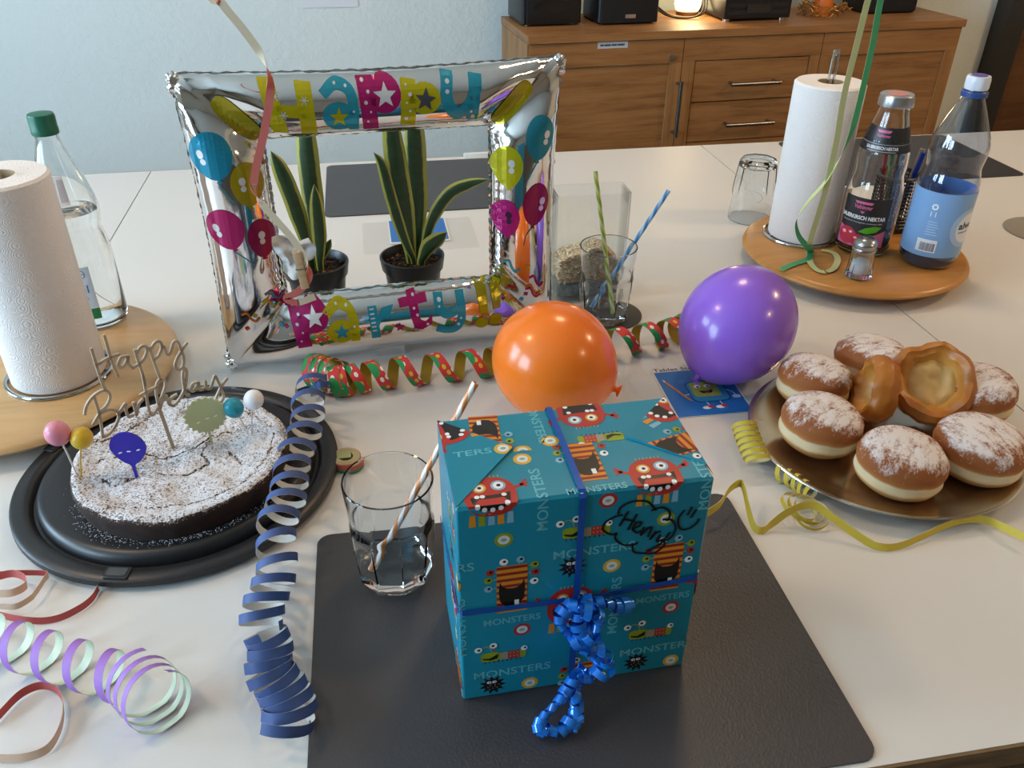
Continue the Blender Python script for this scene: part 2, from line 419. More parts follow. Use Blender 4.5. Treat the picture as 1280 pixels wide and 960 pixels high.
# ================================================================== TABLES
def build_table(xa, xb, label):
    t = thing('table', label, 'table', ((xa+xb)/2, 1.146, -T), group='white tables pushed together')
    w = (xb-xa)/2-0.0012; d0, d1 = 0.341-1.146, 1.951-1.146
    m = MATS.get('laminate')
    if not m:
        m, nt, b = new_mat('white_laminate'); MATS['laminate'] = m; v = nt.coord('Object', (1, 1, 1))
        nt.link(nt.mix(nt.noise(v, 2.0, 3), 'd3d1ce', 'd8d6d3'), b.inputs['Base Color'])
        b.inputs['Roughness'].default_value = 0.42; b.inputs['Specular IOR Level'].default_value = 0.16; nt.bump(nt.noise(v, 260, 2), 0.06, 0.0005, b)
    Geo().box(-w, w, d0+0.002, d1-0.002, T-0.022, T).build('tabletop', m, t, smooth=False)
    for ya, yb in ((d0-0.001, d0+0.002), (d1-0.002, d1+0.001)):
        Geo().box(-w, w, ya, yb, T-0.026, T-0.0004).build('edge_band', wood('edge_wood', '4a3a28', '6a543a', '7d664a', (1.5, 1, 12), 0.5, 6.0), t, smooth=False)
    for sx in (-1, 1):
        for sy in (d0+0.06, d1-0.06):
            Geo().rbox(sx*(w-0.06)-0.025, sx*(w-0.06)+0.025, sy-0.025, sy+0.025, 0, T-0.022, 0.006, 3).build('leg', pm('6a6c6e', 0.35, 0.8), t)
build_table(-1.78, -0.4807, 'white laminate table left of the joint, toward the windows')
build_table(-0.4807, 0.8096, 'white laminate middle table carrying the cake and gift')
build_table(0.8096, 2.10, 'white laminate table right of the long joint, by the door')

def placemat(x0, x1, y0, y1, label, rot=0.0):
    m = MATS.get('mat_leather')
    if not m:
        m, nt, b = new_mat('dark_leatherette'); MATS['mat_leather'] = m; v = nt.coord()
        vo = nt.add('ShaderNodeTexVoronoi'); vo.inputs['Scale'].default_value = 420; nt.link(v, vo.inputs['Vector'])
        nt.link(nt.mix(nt.noise(v, 14, 2), '37363a', '3d3c3f'), b.inputs['Base Color']); b.inputs['Roughness'].default_value = 0.42
        nt.bump(vo.outputs['Distance'], 0.35, 0.0006, b)
    cx, cy = (x0+x1)/2, (y0+y1)/2
    g = Geo().rbox(x0-cx, x1-cx, y0-cy, y1-cy, 0, 0.0025, 0.014, 5)
    o = g.build('placemat', m, None, (cx, cy, T+0.0002), rotz=rot, smooth=False)
    return tag(o, label, 'placemat', 'dark placemats')
placemat(-0.0875, 0.362, 0.349, 0.680, 'dark grey leatherette placemat under the wrapped gift', radians(-0.4))
placemat(-0.094, 0.352, 1.602, 1.921, 'dark grey placemat lying behind the potted plants')
placemat(1.003, 1.452, 1.618, 1.937, 'dark grey placemat behind the bottles on the right')

# ------------------------------------------------------------------ measured outlines (metres, table coordinates)
TOPPER = [[(-0.0505, 0.188), (-0.0506, 0.1773), (-0.0506, 0.1671), (-0.0502, 0.1477), (-0.0492, 0.1384)], [(-0.0358, 0.1983), (-0.0357, 0.1883), (-0.036, 0.1791), (-0.0353, 0.163), (-0.0339, 0.1496)], [(-0.0501, 0.1692), (-0.0452, 0.1706), (-0.0396, 0.1725), (-0.0275, 0.1737)], [(-0.0213, 0.1691), (-0.0259, 0.1692), (-0.0298, 0.1642), (-0.0302, 0.1596), (-0.0265, 0.1585), (-0.0219, 0.1637), (-0.0195, 0.1693), (-0.0211, 0.1603), (-0.0181, 0.1538)], [(-0.0117, 0.1729), (-0.0112, 0.1575), (-0.0105, 0.1425), (-0.0105, 0.1292)], [(-0.0105, 0.1693), (-0.0053, 0.1746), (-0.0007, 0.1738), (-0.0004, 0.1681), (-0.0052, 0.1601), (-0.0108, 0.1565), (-0.0181, 0.1538)], [(0.0028, 0.171), (0.0034, 0.1554), (0.0049, 0.1367), (0.0053, 0.1307)], [(0.0045, 0.1696), (0.0098, 0.175), (0.0144, 0.1739), (0.0146, 0.1669), (0.0097, 0.1589), (0.0042, 0.1559)], [(0.0146, 0.1669), (0.0171, 0.1668), (0.0179, 0.1576), (0.0213, 0.1572), (0.0262, 0.1669), (0.0291, 0.1695), (0.0319, 0.1674), (0.0328, 0.1597), (0.0338, 0.1486), (0.0311, 0.1379), (0.0267, 0.1353), (0.0233, 0.1396), (0.0259, 0.1473), (0.0332, 0.1563), (0.0404, 0.1633)], [(-0.061, 0.1357), (-0.0613, 0.116), (-0.0627, 0.0997), (-0.0647, 0.0859)], [(-0.0743, 0.1189), (-0.0705, 0.1273), (-0.0631, 0.1349), (-0.0543, 0.1388), (-0.0481, 0.1375), (-0.0466, 0.13), (-0.0512, 0.1219), (-0.0603, 0.1147), (-0.0697, 0.1044)], [(-0.0605, 0.114), (-0.0509, 0.115), (-0.0445, 0.1107), (-0.0445, 0.1022), (-0.0508, 0.0929), (-0.0585, 0.0866), (-0.065, 0.086)], [(-0.0444, 0.1056), (-0.0345, 0.1159), (-0.0358, 0.1071), (-0.035, 0.0991), (-0.03, 0.0996)], [(-0.0267, 0.1137), (-0.027, 0.1035), (-0.0268, 0.0983), (-0.022, 0.11), (-0.017, 0.114)], [(-0.0105, 0.1425), (-0.0118, 0.1246), (-0.0134, 0.1048), (-0.0134, 0.0935), (-0.0105, 0.0923), (-0.006, 0.0966)], [(-0.0184, 0.1201), (-0.0081, 0.1223), (0.0014, 0.1237)], [(0.0058, 0.1313), (0.0016, 0.1279), (-0.0019, 0.1174), (-0.003, 0.104), (-0.0024, 0.0968)], [(0.0058, 0.1313), (0.0094, 0.1283), (0.0086, 0.121), (0.0037, 0.1117), (-0.0026, 0.1022)], [(-0.0024, 0.0968), (0.0032, 0.1059), (0.0073, 0.1086), (0.0073, 0.0981), (0.0116, 0.0946)], [(0.0177, 0.1062), (0.0123, 0.1048), (0.0086, 0.0994), (0.0116, 0.0943), (0.0184, 0.0989), (0.0252, 0.1067), (0.0305, 0.1185), (0.0336, 0.1302), (0.0323, 0.1344), (0.0291, 0.1293), (0.0275, 0.118), (0.0269, 0.1043), (0.03, 0.1013)], [(0.042, 0.1132), (0.0367, 0.1127), (0.0331, 0.1071), (0.0357, 0.104), (0.0412, 0.1092), (0.0431, 0.1128), (0.0426, 0.1034), (0.0476, 0.1032)], [(0.0507, 0.1117), (0.0504, 0.1021), (0.0547, 0.1008), (0.0595, 0.1101), (0.0621, 0.1138), (0.0641, 0.1057), (0.0658, 0.0943), (0.0667, 0.085), (0.063, 0.0792), (0.059, 0.0786), (0.0573, 0.0837), (0.0623, 0.0921), (0.0685, 0.1004), (0.0744, 0.1056)]]
STICK = [(-0.0025, 0.0977), (-0.0009, 0.0768), (0.0004, 0.0554)]
REDHANG = [(-0.1339, 0.975, 0.475), (-0.1198, 0.975, 0.454), (-0.1057, 0.975, 0.4299), (-0.0983, 0.975, 0.4068), (-0.0984, 0.975, 0.3885), (-0.1075, 0.975, 0.3561), (-0.1181, 0.975, 0.3254), (-0.1284, 0.975, 0.2983), (-0.1322, 0.975, 0.2796), (-0.1284, 0.975, 0.2631), (-0.1136, 0.975, 0.2396), (-0.0983, 0.975, 0.2153), (-0.0888, 0.975, 0.1939), (-0.0838, 0.975, 0.1724), (-0.0875, 0.975, 0.1575), (-0.1009, 0.975, 0.1442), (-0.1155, 0.975, 0.1365), (-0.1027, 0.975, 0.1299), (-0.0804, 0.975, 0.136)]
PIN = [(-0.0954, 0.985, 0.1975), (-0.0909, 0.985, 0.1486)]
YELHANG = [(0.7228, 1.2, 0.4325), (0.72, 1.2, 0.3678), (0.7171, 1.2, 0.2994), (0.7207, 1.2, 0.2264), (0.7191, 1.2, 0.1425), (0.7128, 1.2, 0.0812), (0.7118, 1.2, 0.0586)]
GRNHANG = [(0.7427, 1.2, 0.4321), (0.7453, 1.2, 0.3782), (0.7456, 1.2, 0.3159), (0.7442, 1.2, 0.2685), (0.7409, 1.2, 0.238), (0.7302, 1.2, 0.1969), (0.7144, 1.2, 0.1639), (0.6932, 1.2, 0.1345), (0.6823, 1.2, 0.1135), (0.68, 1.2, 0.0972), (0.6902, 1.2, 0.0742), (0.7137, 1.2, 0.0499)]
GRNTAIL = [(0.7277, 1.219, 0.035), (0.7113, 1.1948, 0.035), (0.6787, 1.1804, 0.035), (0.6481, 1.163, 0.035)]
YELRING = [(0.7327, 1.2319, 0.035), (0.7093, 1.182, 0.035), (0.7086, 1.1471, 0.035), (0.731, 1.1498, 0.035), (0.7589, 1.1839, 0.035), (0.7669, 1.2127, 0.035), (0.7531, 1.2287, 0.035)]
BLUEC = [(-0.0975, 0.9209, 0.03), (-0.104, 0.8819, 0.03), (-0.1103, 0.8485, 0.03), (-0.1149, 0.8089, 0.03), (-0.1228, 0.774, 0.03), (-0.1254, 0.7294, 0.03), (-0.1274, 0.6957, 0.03), (-0.1273, 0.6579, 0.03), (-0.1273, 0.6238, 0.03), (-0.1301, 0.6007, 0.03), (-0.1335, 0.5878, 0.03), (-0.1362, 0.5762, 0.03), (-0.1368, 0.5665, 0.03), (-0.1374, 0.557, 0.03), (-0.1373, 0.5476, 0.03)]
BLUEC2 = [(-0.1285, 0.5448, 0.018), (-0.1228, 0.5338, 0.018), (-0.1215, 0.5238, 0.018), (-0.1226, 0.5109, 0.018), (-0.1198, 0.4986, 0.018), (-0.111, 0.4856, 0.018), (-0.105, 0.471, 0.018), (-0.1018, 0.458, 0.018), (-0.1062, 0.4467, 0.018)]
PURC = [(-0.3565, 0.572, 0.02), (-0.3283, 0.5566, 0.02), (-0.2994, 0.5414, 0.02), (-0.2727, 0.5276, 0.02), (-0.2479, 0.5143, 0.02)]
REDARC = [(-0.3843, 0.6231, 0.004), (-0.36, 0.6122, 0.004), (-0.3372, 0.6055, 0.004), (-0.3201, 0.6065, 0.004), (-0.3048, 0.6159, 0.004), (-0.2966, 0.6267, 0.004), (-0.2938, 0.6399, 0.004)]
REDRING = [(-0.3429, 0.4951, 0.005), (-0.3395, 0.5037, 0.005), (-0.3294, 0.5218, 0.005), (-0.3154, 0.5284, 0.005), (-0.3008, 0.5218, 0.005), (-0.2909, 0.5057, 0.005), (-0.287, 0.4835, 0.005), (-0.2916, 0.4644, 0.005), (-0.3078, 0.4587, 0.005), (-0.3323, 0.4621, 0.005)]
REDLOOP = [(-0.3931, 0.6624, 0.012), (-0.3773, 0.6652, 0.012), (-0.3641, 0.6576, 0.012), (-0.3593, 0.6461, 0.012), (-0.3691, 0.6384, 0.012), (-0.3859, 0.6401, 0.012)]
REDLOOP2 = [(-0.3943, 0.6689, 0.01), (-0.3712, 0.6673, 0.01), (-0.3454, 0.6619, 0.01), (-0.3453, 0.6532, 0.01), (-0.3482, 0.6378, 0.01), (-0.3509, 0.6301, 0.01), (-0.3611, 0.6217, 0.01), (-0.3759, 0.6241, 0.01)]
COIL = [(-0.09, 0.9789, 0.02), (-0.0668, 0.955, 0.02), (-0.0461, 0.9556, 0.02), (-0.0251, 0.9602, 0.02), (0.0173, 0.9655, 0.02), (0.0819, 0.9675, 0.02), (0.1427, 0.9725, 0.02), (0.2405, 0.9852, 0.02), (0.312, 0.994, 0.02), (0.3616, 1.0023, 0.02), (0.4131, 1.0131, 0.02), (0.4524, 1.034, 0.02)]
YRIB = [(0.3206, 0.6294, 0.02), (0.3369, 0.6364, 0.025), (0.3531, 0.6518, 0.03), (0.3685, 0.6602, 0.03), (0.3697, 0.6515, 0.028), (0.3681, 0.633, 0.018), (0.3695, 0.6169, 0.006), (0.376, 0.6105, 0.004), (0.3891, 0.6152, 0.008), (0.4061, 0.6178, 0.02), (0.424, 0.6194, 0.025), (0.4371, 0.6146, 0.025), (0.4518, 0.5998, 0.018), (0.4676, 0.5837, 0.01), (0.4853, 0.5678, 0.004), (0.5033, 0.5648, 0.004), (0.5344, 0.5721, 0.006), (0.5677, 0.5818, 0.008), (0.595, 0.5875, 0.008), (0.6179, 0.5837, 0.008), (0.6295, 0.5643, 0.01), (0.6408, 0.543, 0.012)]
YC1 = [(0.4261, 0.7812, 0.018), (0.4199, 0.752, 0.018), (0.4164, 0.73, 0.018), (0.4138, 0.7103, 0.018)]
YC2 = [(0.4317, 0.6955, 0.012), (0.4421, 0.6805, 0.012), (0.4479, 0.6666, 0.012), (0.4508, 0.6493, 0.012)]
PL1 = [([(-0.0967, 1.21, 0.0875), (-0.1041, 1.21, 0.1418), (-0.1134, 1.21, 0.1937), (-0.1237, 1.21, 0.2329), (-0.1327, 1.21, 0.255)], 0.026), ([(-0.0885, 1.21, 0.0869), (-0.0854, 1.21, 0.1531), (-0.0858, 1.21, 0.2252), (-0.0839, 1.21, 0.2764), (-0.0793, 1.21, 0.3304)], 0.032), ([(-0.0849, 1.21, 0.0867), (-0.0802, 1.21, 0.1277), (-0.0786, 1.21, 0.1712), (-0.079, 1.21, 0.2073)], 0.022), ([(-0.0948, 1.21, 0.0834), (-0.0843, 1.21, 0.0919), (-0.073, 1.21, 0.108), (-0.0641, 1.21, 0.1241)], 0.014)]
PL2 = [([(0.0521, 1.2, 0.0815), (0.0482, 1.2, 0.1363), (0.0423, 1.2, 0.2103), (0.0376, 1.2, 0.274), (0.0374, 1.2, 0.334)], 0.033), ([(0.0607, 1.2, 0.0809), (0.0656, 1.2, 0.1478), (0.0661, 1.2, 0.2209), (0.0671, 1.2, 0.2784), (0.0675, 1.2, 0.3436)], 0.033), ([(0.0558, 1.2, 0.0813), (0.0414, 1.2, 0.124), (0.0287, 1.2, 0.1809), (0.0196, 1.2, 0.2291), (0.0086, 1.2, 0.2481)], 0.018), ([(0.0683, 1.2, 0.0857), (0.0867, 1.2, 0.1402), (0.1123, 1.2, 0.1787), (0.1425, 1.2, 0.1942), (0.1736, 1.2, 0.2023)], 0.02), ([(0.0655, 1.2, 0.0806), (0.0789, 1.2, 0.1021), (0.0952, 1.2, 0.1128), (0.1079, 1.2, 0.1236)], 0.026)]

# ================================================================== SIDEBOARD AND WHAT STANDS ON IT
def build_sideboard():
    t = thing('sideboard', 'wide oak sideboard with doors and drawers against the back wall', 'sideboard', (0.4747, 2.47, -T), radians(3.5))
    W, D, H = 1.415, 0.34, 0.92
    oak = wood('oak_across', '6c4826', '906338', '9f7244', (1.0, 6, 14), 0.5, 3.2)
    oakv = wood('oak_upright', '6e4a28', '93673a', 'a27547', (14, 6, 1.0), 0.5, 3.2)
    Geo().box(0.004, W-0.004, 0.012, D-0.004, 0.06, H-0.024).build('carcass', pm('2a1c10', 0.8), t, smooth=False)
    Geo().box(-0.002, 0.004, 0.008, D-0.002, 0.0, H-0.024).build('side_panel', oakv, t, smooth=False)
    Geo().box(W-0.004, W+0.002, 0.008, D-0.002, 0.0, H-0.024).build('side_panel', oakv, t, smooth=False)
    Geo().rbox(-0.004, W+0.004, -0.006, D, H-0.0215, H, 0.003, 2).build('top_board', oak, t, smooth=False)
    Geo().box(0.03, W-0.03, 0.03, D-0.03, 0, 0.06).build('plinth', pm('3a2816', 0.7), t, smooth=False)
    steel = pm('8d8f92', 0.28, 1.0)
    def bar(u0, z0, u1, z1, par):
        g = Geo(); y = -0.03
        g.tube([(u0, y, z0), (u1, y, z1)], 0.006, 10)
        for k in (0.06, 0.94): g.tube([(u0+(u1-u0)*k, y, z0+(z1-z0)*k), (u0+(u1-u0)*k, 0.004, z0+(z1-z0)*k)], 0.0045, 8)
        g.build('handle', steel, par)
    def door(u0, u1, z0, z1, hu):
        g = Geo().box(u0+0.03, u1-0.03, 0.006, 0.014, z0+0.03, z1-0.06)
        d = g.build('door', oak, t, smooth=False)
        Geo().box(u0, u1, 0.0, 0.012, z1-0.067, z1).build('top_rail', oak, d, smooth=False)
        Geo().box(u0, u1, 0.0, 0.012, z0, z0+0.06).build('bottom_rail', oak, d, smooth=False)
        Geo().box(u0, u0+0.038, 0.0, 0.012, z0+0.0605, z1-0.0675).build('stile', oakv, d, smooth=False)
        Geo().box(u1-0.038, u1, 0.0, 0.012, z0+0.0605, z1-0.0675).build('stile', oakv, d, smooth=False)
        bar(hu, z1-0.115, hu, z1-0.28, d)
        return d
    d1 = door(0.004, 0.472, 0.07, 0.8965, 0.464)
    Geo().tube([(0.4386, -0.006, 0.845), (0.4386, 0.004, 0.845)], 0.009, 14).build('key_lock', pm('c8c8c4', 0.2, 1.0), d1)
    a = Art(); a.rect(-0.046, 0.046, -0.009, 0.009, 'b9c0c6', 0); [a.rect(x0, x0+w0, -0.0025, 0.0025, '3c4450', 1) for x0, w0 in ((-0.038, 0.010), (-0.026, 0.020), (-0.004, 0.016), (0.014, 0.022))]
    a.build('name_strip', lambda x, y, h: (0.251+x, -h, 0.887+y), d1, lift=0.0004)
    door(0.931, 1.411, 0.07, 0.8965, 0.945)
    Geo().box(0.4745, 0.9285, 0.0, 0.012, 0.833, 0.8965).build('middle_rail', oak, t, smooth=False)
    Geo().box(0.4745, 0.514, 0.0, 0.012, 0.07, 0.8325).build('middle_stile', oakv, t, smooth=False)
    Geo().box(0.895, 0.9285, 0.0, 0.012, 0.07, 0.8325).build('middle_stile', oakv, t, smooth=False)
    z1 = 0.830
    for k in range(6):
        z0 = z1-0.119
        dr = Geo().box(0.517, 0.892, 0.002, 0.014, z0, z1).build('drawer', oak, t, smooth=False)
        zc = (z0+z1)/2-0.006 if k else (z0+z1)/2-0.006
        bar(0.628, zc, 0.792, zc, dr); z1 = z0-0.0035
    return t
build_sideboard()
SB = 0.17
E35 = (cos(radians(3.5)), sin(radians(3.5)))
black = pm('0c0d10', 0.35); blackm = pm('101114', 0.7); grille = pm('08080a', 0.85, bump=(900, 0.5, 0.001))
def speaker_a():
    t = thing('loudspeaker', 'black shelf loudspeaker with a port slot at the left end of the sideboard', 'speaker', (0.482, 2.615, SB), radians(3.5))
    Geo().rbox(0, 0.182, 0, 0.19, 0.004, 0.30, 0.008, 3, e=0.003).build('cabinet', black, t)
    Geo().rbox(0.012, 0.172, -0.010, 0.0, 0.006, 0.296, 0.003, 2).build('front_baffle', black, t)
    g = Geo(); g.prism([(0.092+0.058*cos(a), 0.055+0.017*sin(a)) for a in [2*pi*k/28 for k in range(28)]], -0.0112, -0.0102, axis='y'); g.build('port', pm('020203', 0.2), t)
    Geo().lathe([(0, 0), (0.05, 0), (0.06, 0.004), (0.066, 0)], 30).xform(Matrix.Translation((0.092, -0.0105, 0.18)) @ Matrix.Rotation(radians(90), 4, 'X')).build('woofer', blackm, t)
    for x in (0.02, 0.16): Geo().lathe([(0, 0), (0.008, 0), (0.008, 0.004), (0, 0.004)], 12, c=(x, 0.02)).build('foot', pm('a09070', 0.4, 0.8), t)
speaker_a()
def speaker_b():
    t = thing('loudspeaker', 'black rounded loudspeaker with a small silver badge', 'speaker', (0.712, 2.61, SB), radians(3.5))
    Geo().rbox(0, 0.19, 0.004, 0.17, 0.0, 0.27, 0.02, 5, e=0.006).build('cabinet', black, t)
    Geo().rbox(0.004, 0.186, -0.008, 0.006, 0.004, 0.266, 0.006, 3, e=0.002).build('grille', grille, t)
    Geo().rbox(0.080, 0.114, -0.0105, -0.0078, 0.018, 0.029, 0.0012, 2).build('badge', pm('b8bcc0', 0.25, 1.0), t)
speaker_b()
def glow_lamp():
    t = thing('table_lamp', 'small glowing lamp with dark cables behind the speakers', 'lamp', (1.045, 2.765, SB))
    Geo().lathe([(0, 0), (0.035, 0), (0.035, 0.010), (0.02, 0.014), (0, 0.014)], 24).build('base', pm('5a4020', 0.5), t)
    m, nt, b = new_mat('lit_shade'); b.inputs['Base Color'].default_value = (1, 0.8, 0.5, 1)
    b.inputs['Emission Color'].default_value = (1.0, 0.78, 0.42, 1); b.inputs['Emission Strength'].default_value = 6.0
    Geo().lathe([(0, 0.014), (0.036, 0.014), (0.042, 0.03), (0.042, 0.09), (0.03, 0.12), (0, 0.125)], 28).build('shade', m, t)
    l = bpy.data.lights.new('lamp_light', 'POINT'); l.energy = 1.2; l.color = (1, 0.72, 0.4); l.shadow_soft_size = 0.04
    o = bpy.data.objects.new('lamp_light', l); COL.objects.link(o); o.parent = t; o.location = (0, -0.08, 0.09)
    for k, (r, dx) in enumerate(((0.055, -0.012), (0.075, -0.022))):
        Geo().tube(cat([(dx-0.10, -0.02, 0.03), (dx-0.06, -0.06, 0.006), (dx, -0.085-0.01*k, 0.005), (dx+0.05, -0.06, 0.02), (dx+0.06, -0.02, 0.07), (dx+0.05, 0.02, 0.11)], 8), 0.0028, 6).build('cable', pm('17120e', 0.5), t)
glow_lamp()
def stereo():
    t = thing('stereo_unit', 'black stereo unit on silver feet on the sideboard', 'stereo', (1.105, 2.605, SB), radians(3.0))
    Geo().rbox(0, 0.22, 0, 0.26, 0.008, 0.13, 0.004, 2, e=0.002).build('housing', black, t)
    for k in range(5): Geo().box(0.012, 0.208, -0.003, 0.0, 0.02+0.021*k, 0.032+0.021*k).build('front_strip', blackm, t, smooth=False)
    Geo().box(0.07, 0.15, -0.005, -0.003, 0.025, 0.05).build('display', pm('030405', 0.1), t, smooth=False)
    for x in (0.015, 0.2): Geo().lathe([(0, 0), (0.011, 0), (0.011, 0.008), (0, 0.008)], 16, c=(x, 0.015)).build('foot', pm('c0c4c8', 0.2, 1.0), t)
stereo()
def wreath():
    t = thing('decor_wreath', 'golden wire wreath lying on the sideboard', 'wreath', (1.475, 2.70, SB))
    rnd = random.Random(3); g = Geo()
    for k in range(46):
        a = rnd.uniform(0, 2*pi); s = rnd.uniform(0.5, 1.1); R = rnd.uniform(0.05, 0.082); z = rnd.uniform(0.004, 0.03)
        g.tube(cat([((R+rnd.uniform(-.012, .012))*cos(a+s*j/4), (R+rnd.uniform(-.012, .012))*sin(a+s*j/4), max(0.002, z+rnd.uniform(-.01, .012))) for j in range(5)], 4), 0.0016, 5)
    g.build('wire_strands', pm('b98a4a', 0.3, 0.8), t)['kind'] = 'stuff'
    c = thing('candle', 'orange pillar candle standing inside the golden wreath', 'candle', (1.475, 2.70, SB))
    Geo().lathe([(0, 0), (0.029, 0), (0.030, 0.004), (0.030, 0.085), (0.027, 0.09), (0, 0.086)], 28).build('wax', pm('d8762c', 0.45, sss=0.3), c)
    Geo().tube([(0, 0, 0.084), (0.001, 0, 0.094), (0.003, 0, 0.101)], 0.0012, 6).build('wick', pm('201810', 0.8), c)
    d = thing('speaker_box', 'black speaker box at the right end of the sideboard', 'speaker', (1.615, 2.685, SB), radians(2))
    Geo().rbox(0, 0.185, 0, 0.15, 0.002, 0.20, 0.012, 4, e=0.004).build('cabinet', black, d)
    Geo().rbox(0.008, 0.177, -0.007, 0.0, 0.010, 0.192, 0.003, 2).build('grille', grille, d)
wreath()
tag(Geo().rbox(-0.087, 0.087, -0.0012, 0, 0, 0.25, 0.0004, 2).build('paper_sheet', pm('dfe4ea', 0.7), None, (-0.075, 2.919, T+0.19), smooth=False), 'white paper sheet pinned to the back wall', 'paper')

# ================================================================== FOIL PICTURE-FRAME BALLOON
def build_foil_frame():
    W, H = 0.469, 0.397; HX0, HX1, HZ0, HZ1 = 0.094, 0.374, 0.103, 0.315
    root = thing('foil_balloon_frame', 'silver foil balloon frame standing upright with party lettering', 'balloon', (-0.2168, 1.045, 0.0), radians(4.06))
    OC = [(0.004, 0.005), (W-0.004, 0.005), (W-0.002, H-0.003), (0.002, H-0.003)]; IC = [(HX0, HZ0), (HX1, HZ0), (HX1, HZ1), (HX0, HZ1)]
    N, M = 96, 28; rnd = random.Random(11); vs = []; fs = []
    ph = [[rnd.uniform(0, 2*pi) for _ in range(6)] for _ in range(4)]
    cols = []
    for side in range(4):
        o0, o1 = Vector(OC[side]), Vector(OC[(side+1) % 4]); i0, i1 = Vector(IC[side]), Vector(IC[(side+1) % 4])
        for k in range(N):
            q = k/N; q = 0.5-0.5*cos(pi*q) if True else q
            O = o0.lerp(o1, q); I = i0.lerp(i1, q); e = min(q, 1-q)
            d = (I-O).normalized(); bow = 0.006*sin(pi*q)
            O = O+d*bow
            s = min(e/0.17, 1.0); s = s*s*(3-2*s)
            depth = 0.037*(0.50+0.50*s)
            ring = []
            for j in range(M):
                th = 2*pi*j/M; c, sn = cos(th), sin(th)
                ce = math.copysign(abs(c)**0.92, c)
                mid = (O+I)/2; half = (O-I)/2
                p = mid+half*ce; y = -depth*sn
                edge = abs(c)**5; pf = ph[side]
                wob = 0.0011*edge*(sin(110*q+pf[0]+2*sn)+0.6*sin(203*q+pf[1])) + 0.0026*(1-s)*sin(10*th+pf[2])*(0.25+0.75*abs(c))*min(1, e/0.03)
                crease = 0.0007*max(0, abs(c)-0.3)*max(0, sin(47*q+pf[3]+1.3*c))**8
                ring.append(len(vs)); vs.append((p.x, y+wob*(1 if sn < 0 else -1)*0.8-crease*(1 if sn > 0 else -1)*-1, p.y))
            cols.append(ring)
    NN = len(cols)
    for i in range(NN):
        a, b = cols[i], cols[(i+1) % NN]
        for j in range(M): fs.append((a[j], a[(j+1) % M], b[(j+1) % M], b[j]))
    m, nt, b = new_mat('silver_foil'); b.inputs['Base Color'].default_value = (0.80, 0.80, 0.81, 1); b.inputs['Metallic'].default_value = 1.0
    b.inputs['Roughness'].default_value = 0.07; v = nt.coord()
    nt.bump(nt.noise(v, 26, 2, 0.5), 0.05, 0.004, b)
    g = Geo().add(vs, fs); body = g.build('foil_body', m, root)
    # crinkled welded seam around the outer and inner edge
    def seam(name, corners, out, n):
        gs = Geo(); pts = []
        for side in range(4):
            a, c = Vector(corners[side]), Vector(corners[(side+1) % 4])
            for k in range(n):
                q = k/n; p = a.lerp(c, q); cen = Vector((W/2, H/2)); d = Vector(((c-a).y, -(c-a).x)).normalized()
                bow = 0.006*sin(pi*q)*(-1 if out > 0 else 0)
                pts.append((p+d*bow, d))
        vv = []
        for k, (p, d) in enumerate(pts):
            a = 0.0008*sin(k*1.3)+0.0008*sin(k*0.47); w = out*(0.85+0.25*sin(k*1.7))
            p0 = p-d*out*0.9; p1 = p+d*w*0.55
            vv += [(p0.x, a*0.3, p0.y), (p1.x, a*1.6, p1.y), (p1.x, a*1.6+0.0005, p1.y), (p0.x, a*0.3+0.0005, p0.y)]
        n4 = len(pts)
        gs.add(vv, [(i*4+j, i*4+(j+1) % 4, ((i+1) % n4)*4+(j+1) % 4, ((i+1) % n4)*4+j) for i in range(n4) for j in range(4)])
        gs.build(name, m, root)
    seam('outer_seam', OC, 0.0035, 110); seam('inner_seam', IC, -0.0035, 70)
    for (x, z) in OC[:1]+OC[2:]+OC[1:2]:
        g = Geo(); cx = x+(0.004 if x < W/2 else -0.004); cz = z+(0.006 if z < H/2 else -0.006)
        def lump(p): k = 1+0.12*sin(9*atan2(p.z, p.x))+0.08*sin(7*p.y*3); return p*k
        g.ell((cx, -0.003, cz), (0.0085, 0.0085, 0.0085), 22, 14, fn=lump)
        g.ell((cx+(-0.004 if x < W/2 else 0.004), -0.001, cz+(0.0105 if z < H/2 else -0.0105)), (0.006, 0.005, 0.006), 16, 10, fn=lump)
        g.build('corner_knot', m, root)
    Geo().box(0.205, 0.245, -0.012, -0.0115, 0.0005, 0.014).build('valve_tail', m, root, smooth=False)
    # printed lettering and balloons, laid onto the foil surface
    bvh = BVHTree.FromPolygons(vs, fs)
    def onfoil(x, z, h):
        loc, nrm, idx, dist = bvh.ray_cast(Vector((x, -0.5, z)), Vector((0, 1, 0)))
        if loc is None or loc.y > 0.002:
            loc, nrm, idx, dist = bvh.find_nearest(Vector((x, -0.02, z)))
            if loc is None: return (x, 0, z)
        if nrm.y > 0: nrm = -nrm
        p = loc+nrm*(0.0007+h); return (p.x, p.y, p.z)
    MG, TL, YG = 'a3155f', '2a8ea3', 'b3a80e'
    def letter(ch, x, z, h, col, rot, w=None, deco=None):
        a = Art(); a.at(x, z, rot)
        deco(a, h, w or h*0.8, col) if deco else a.text(ch, 0, 0, 0, col, 0, bold=0.055, width=w or h*0.75, height=h)
        a.end(); return a
    def pr(a, name): a.build(name, onfoil, root, grid=0.005, rough=0.22, metal=0.35, lift=0.0003)
    def dots(a, pts, r, col): [a.disc(x, y, r*(1+0.3*sin(3*x*999)), col, 1, n=10) for x, y in pts]
    SIL = 'd5d5d8'
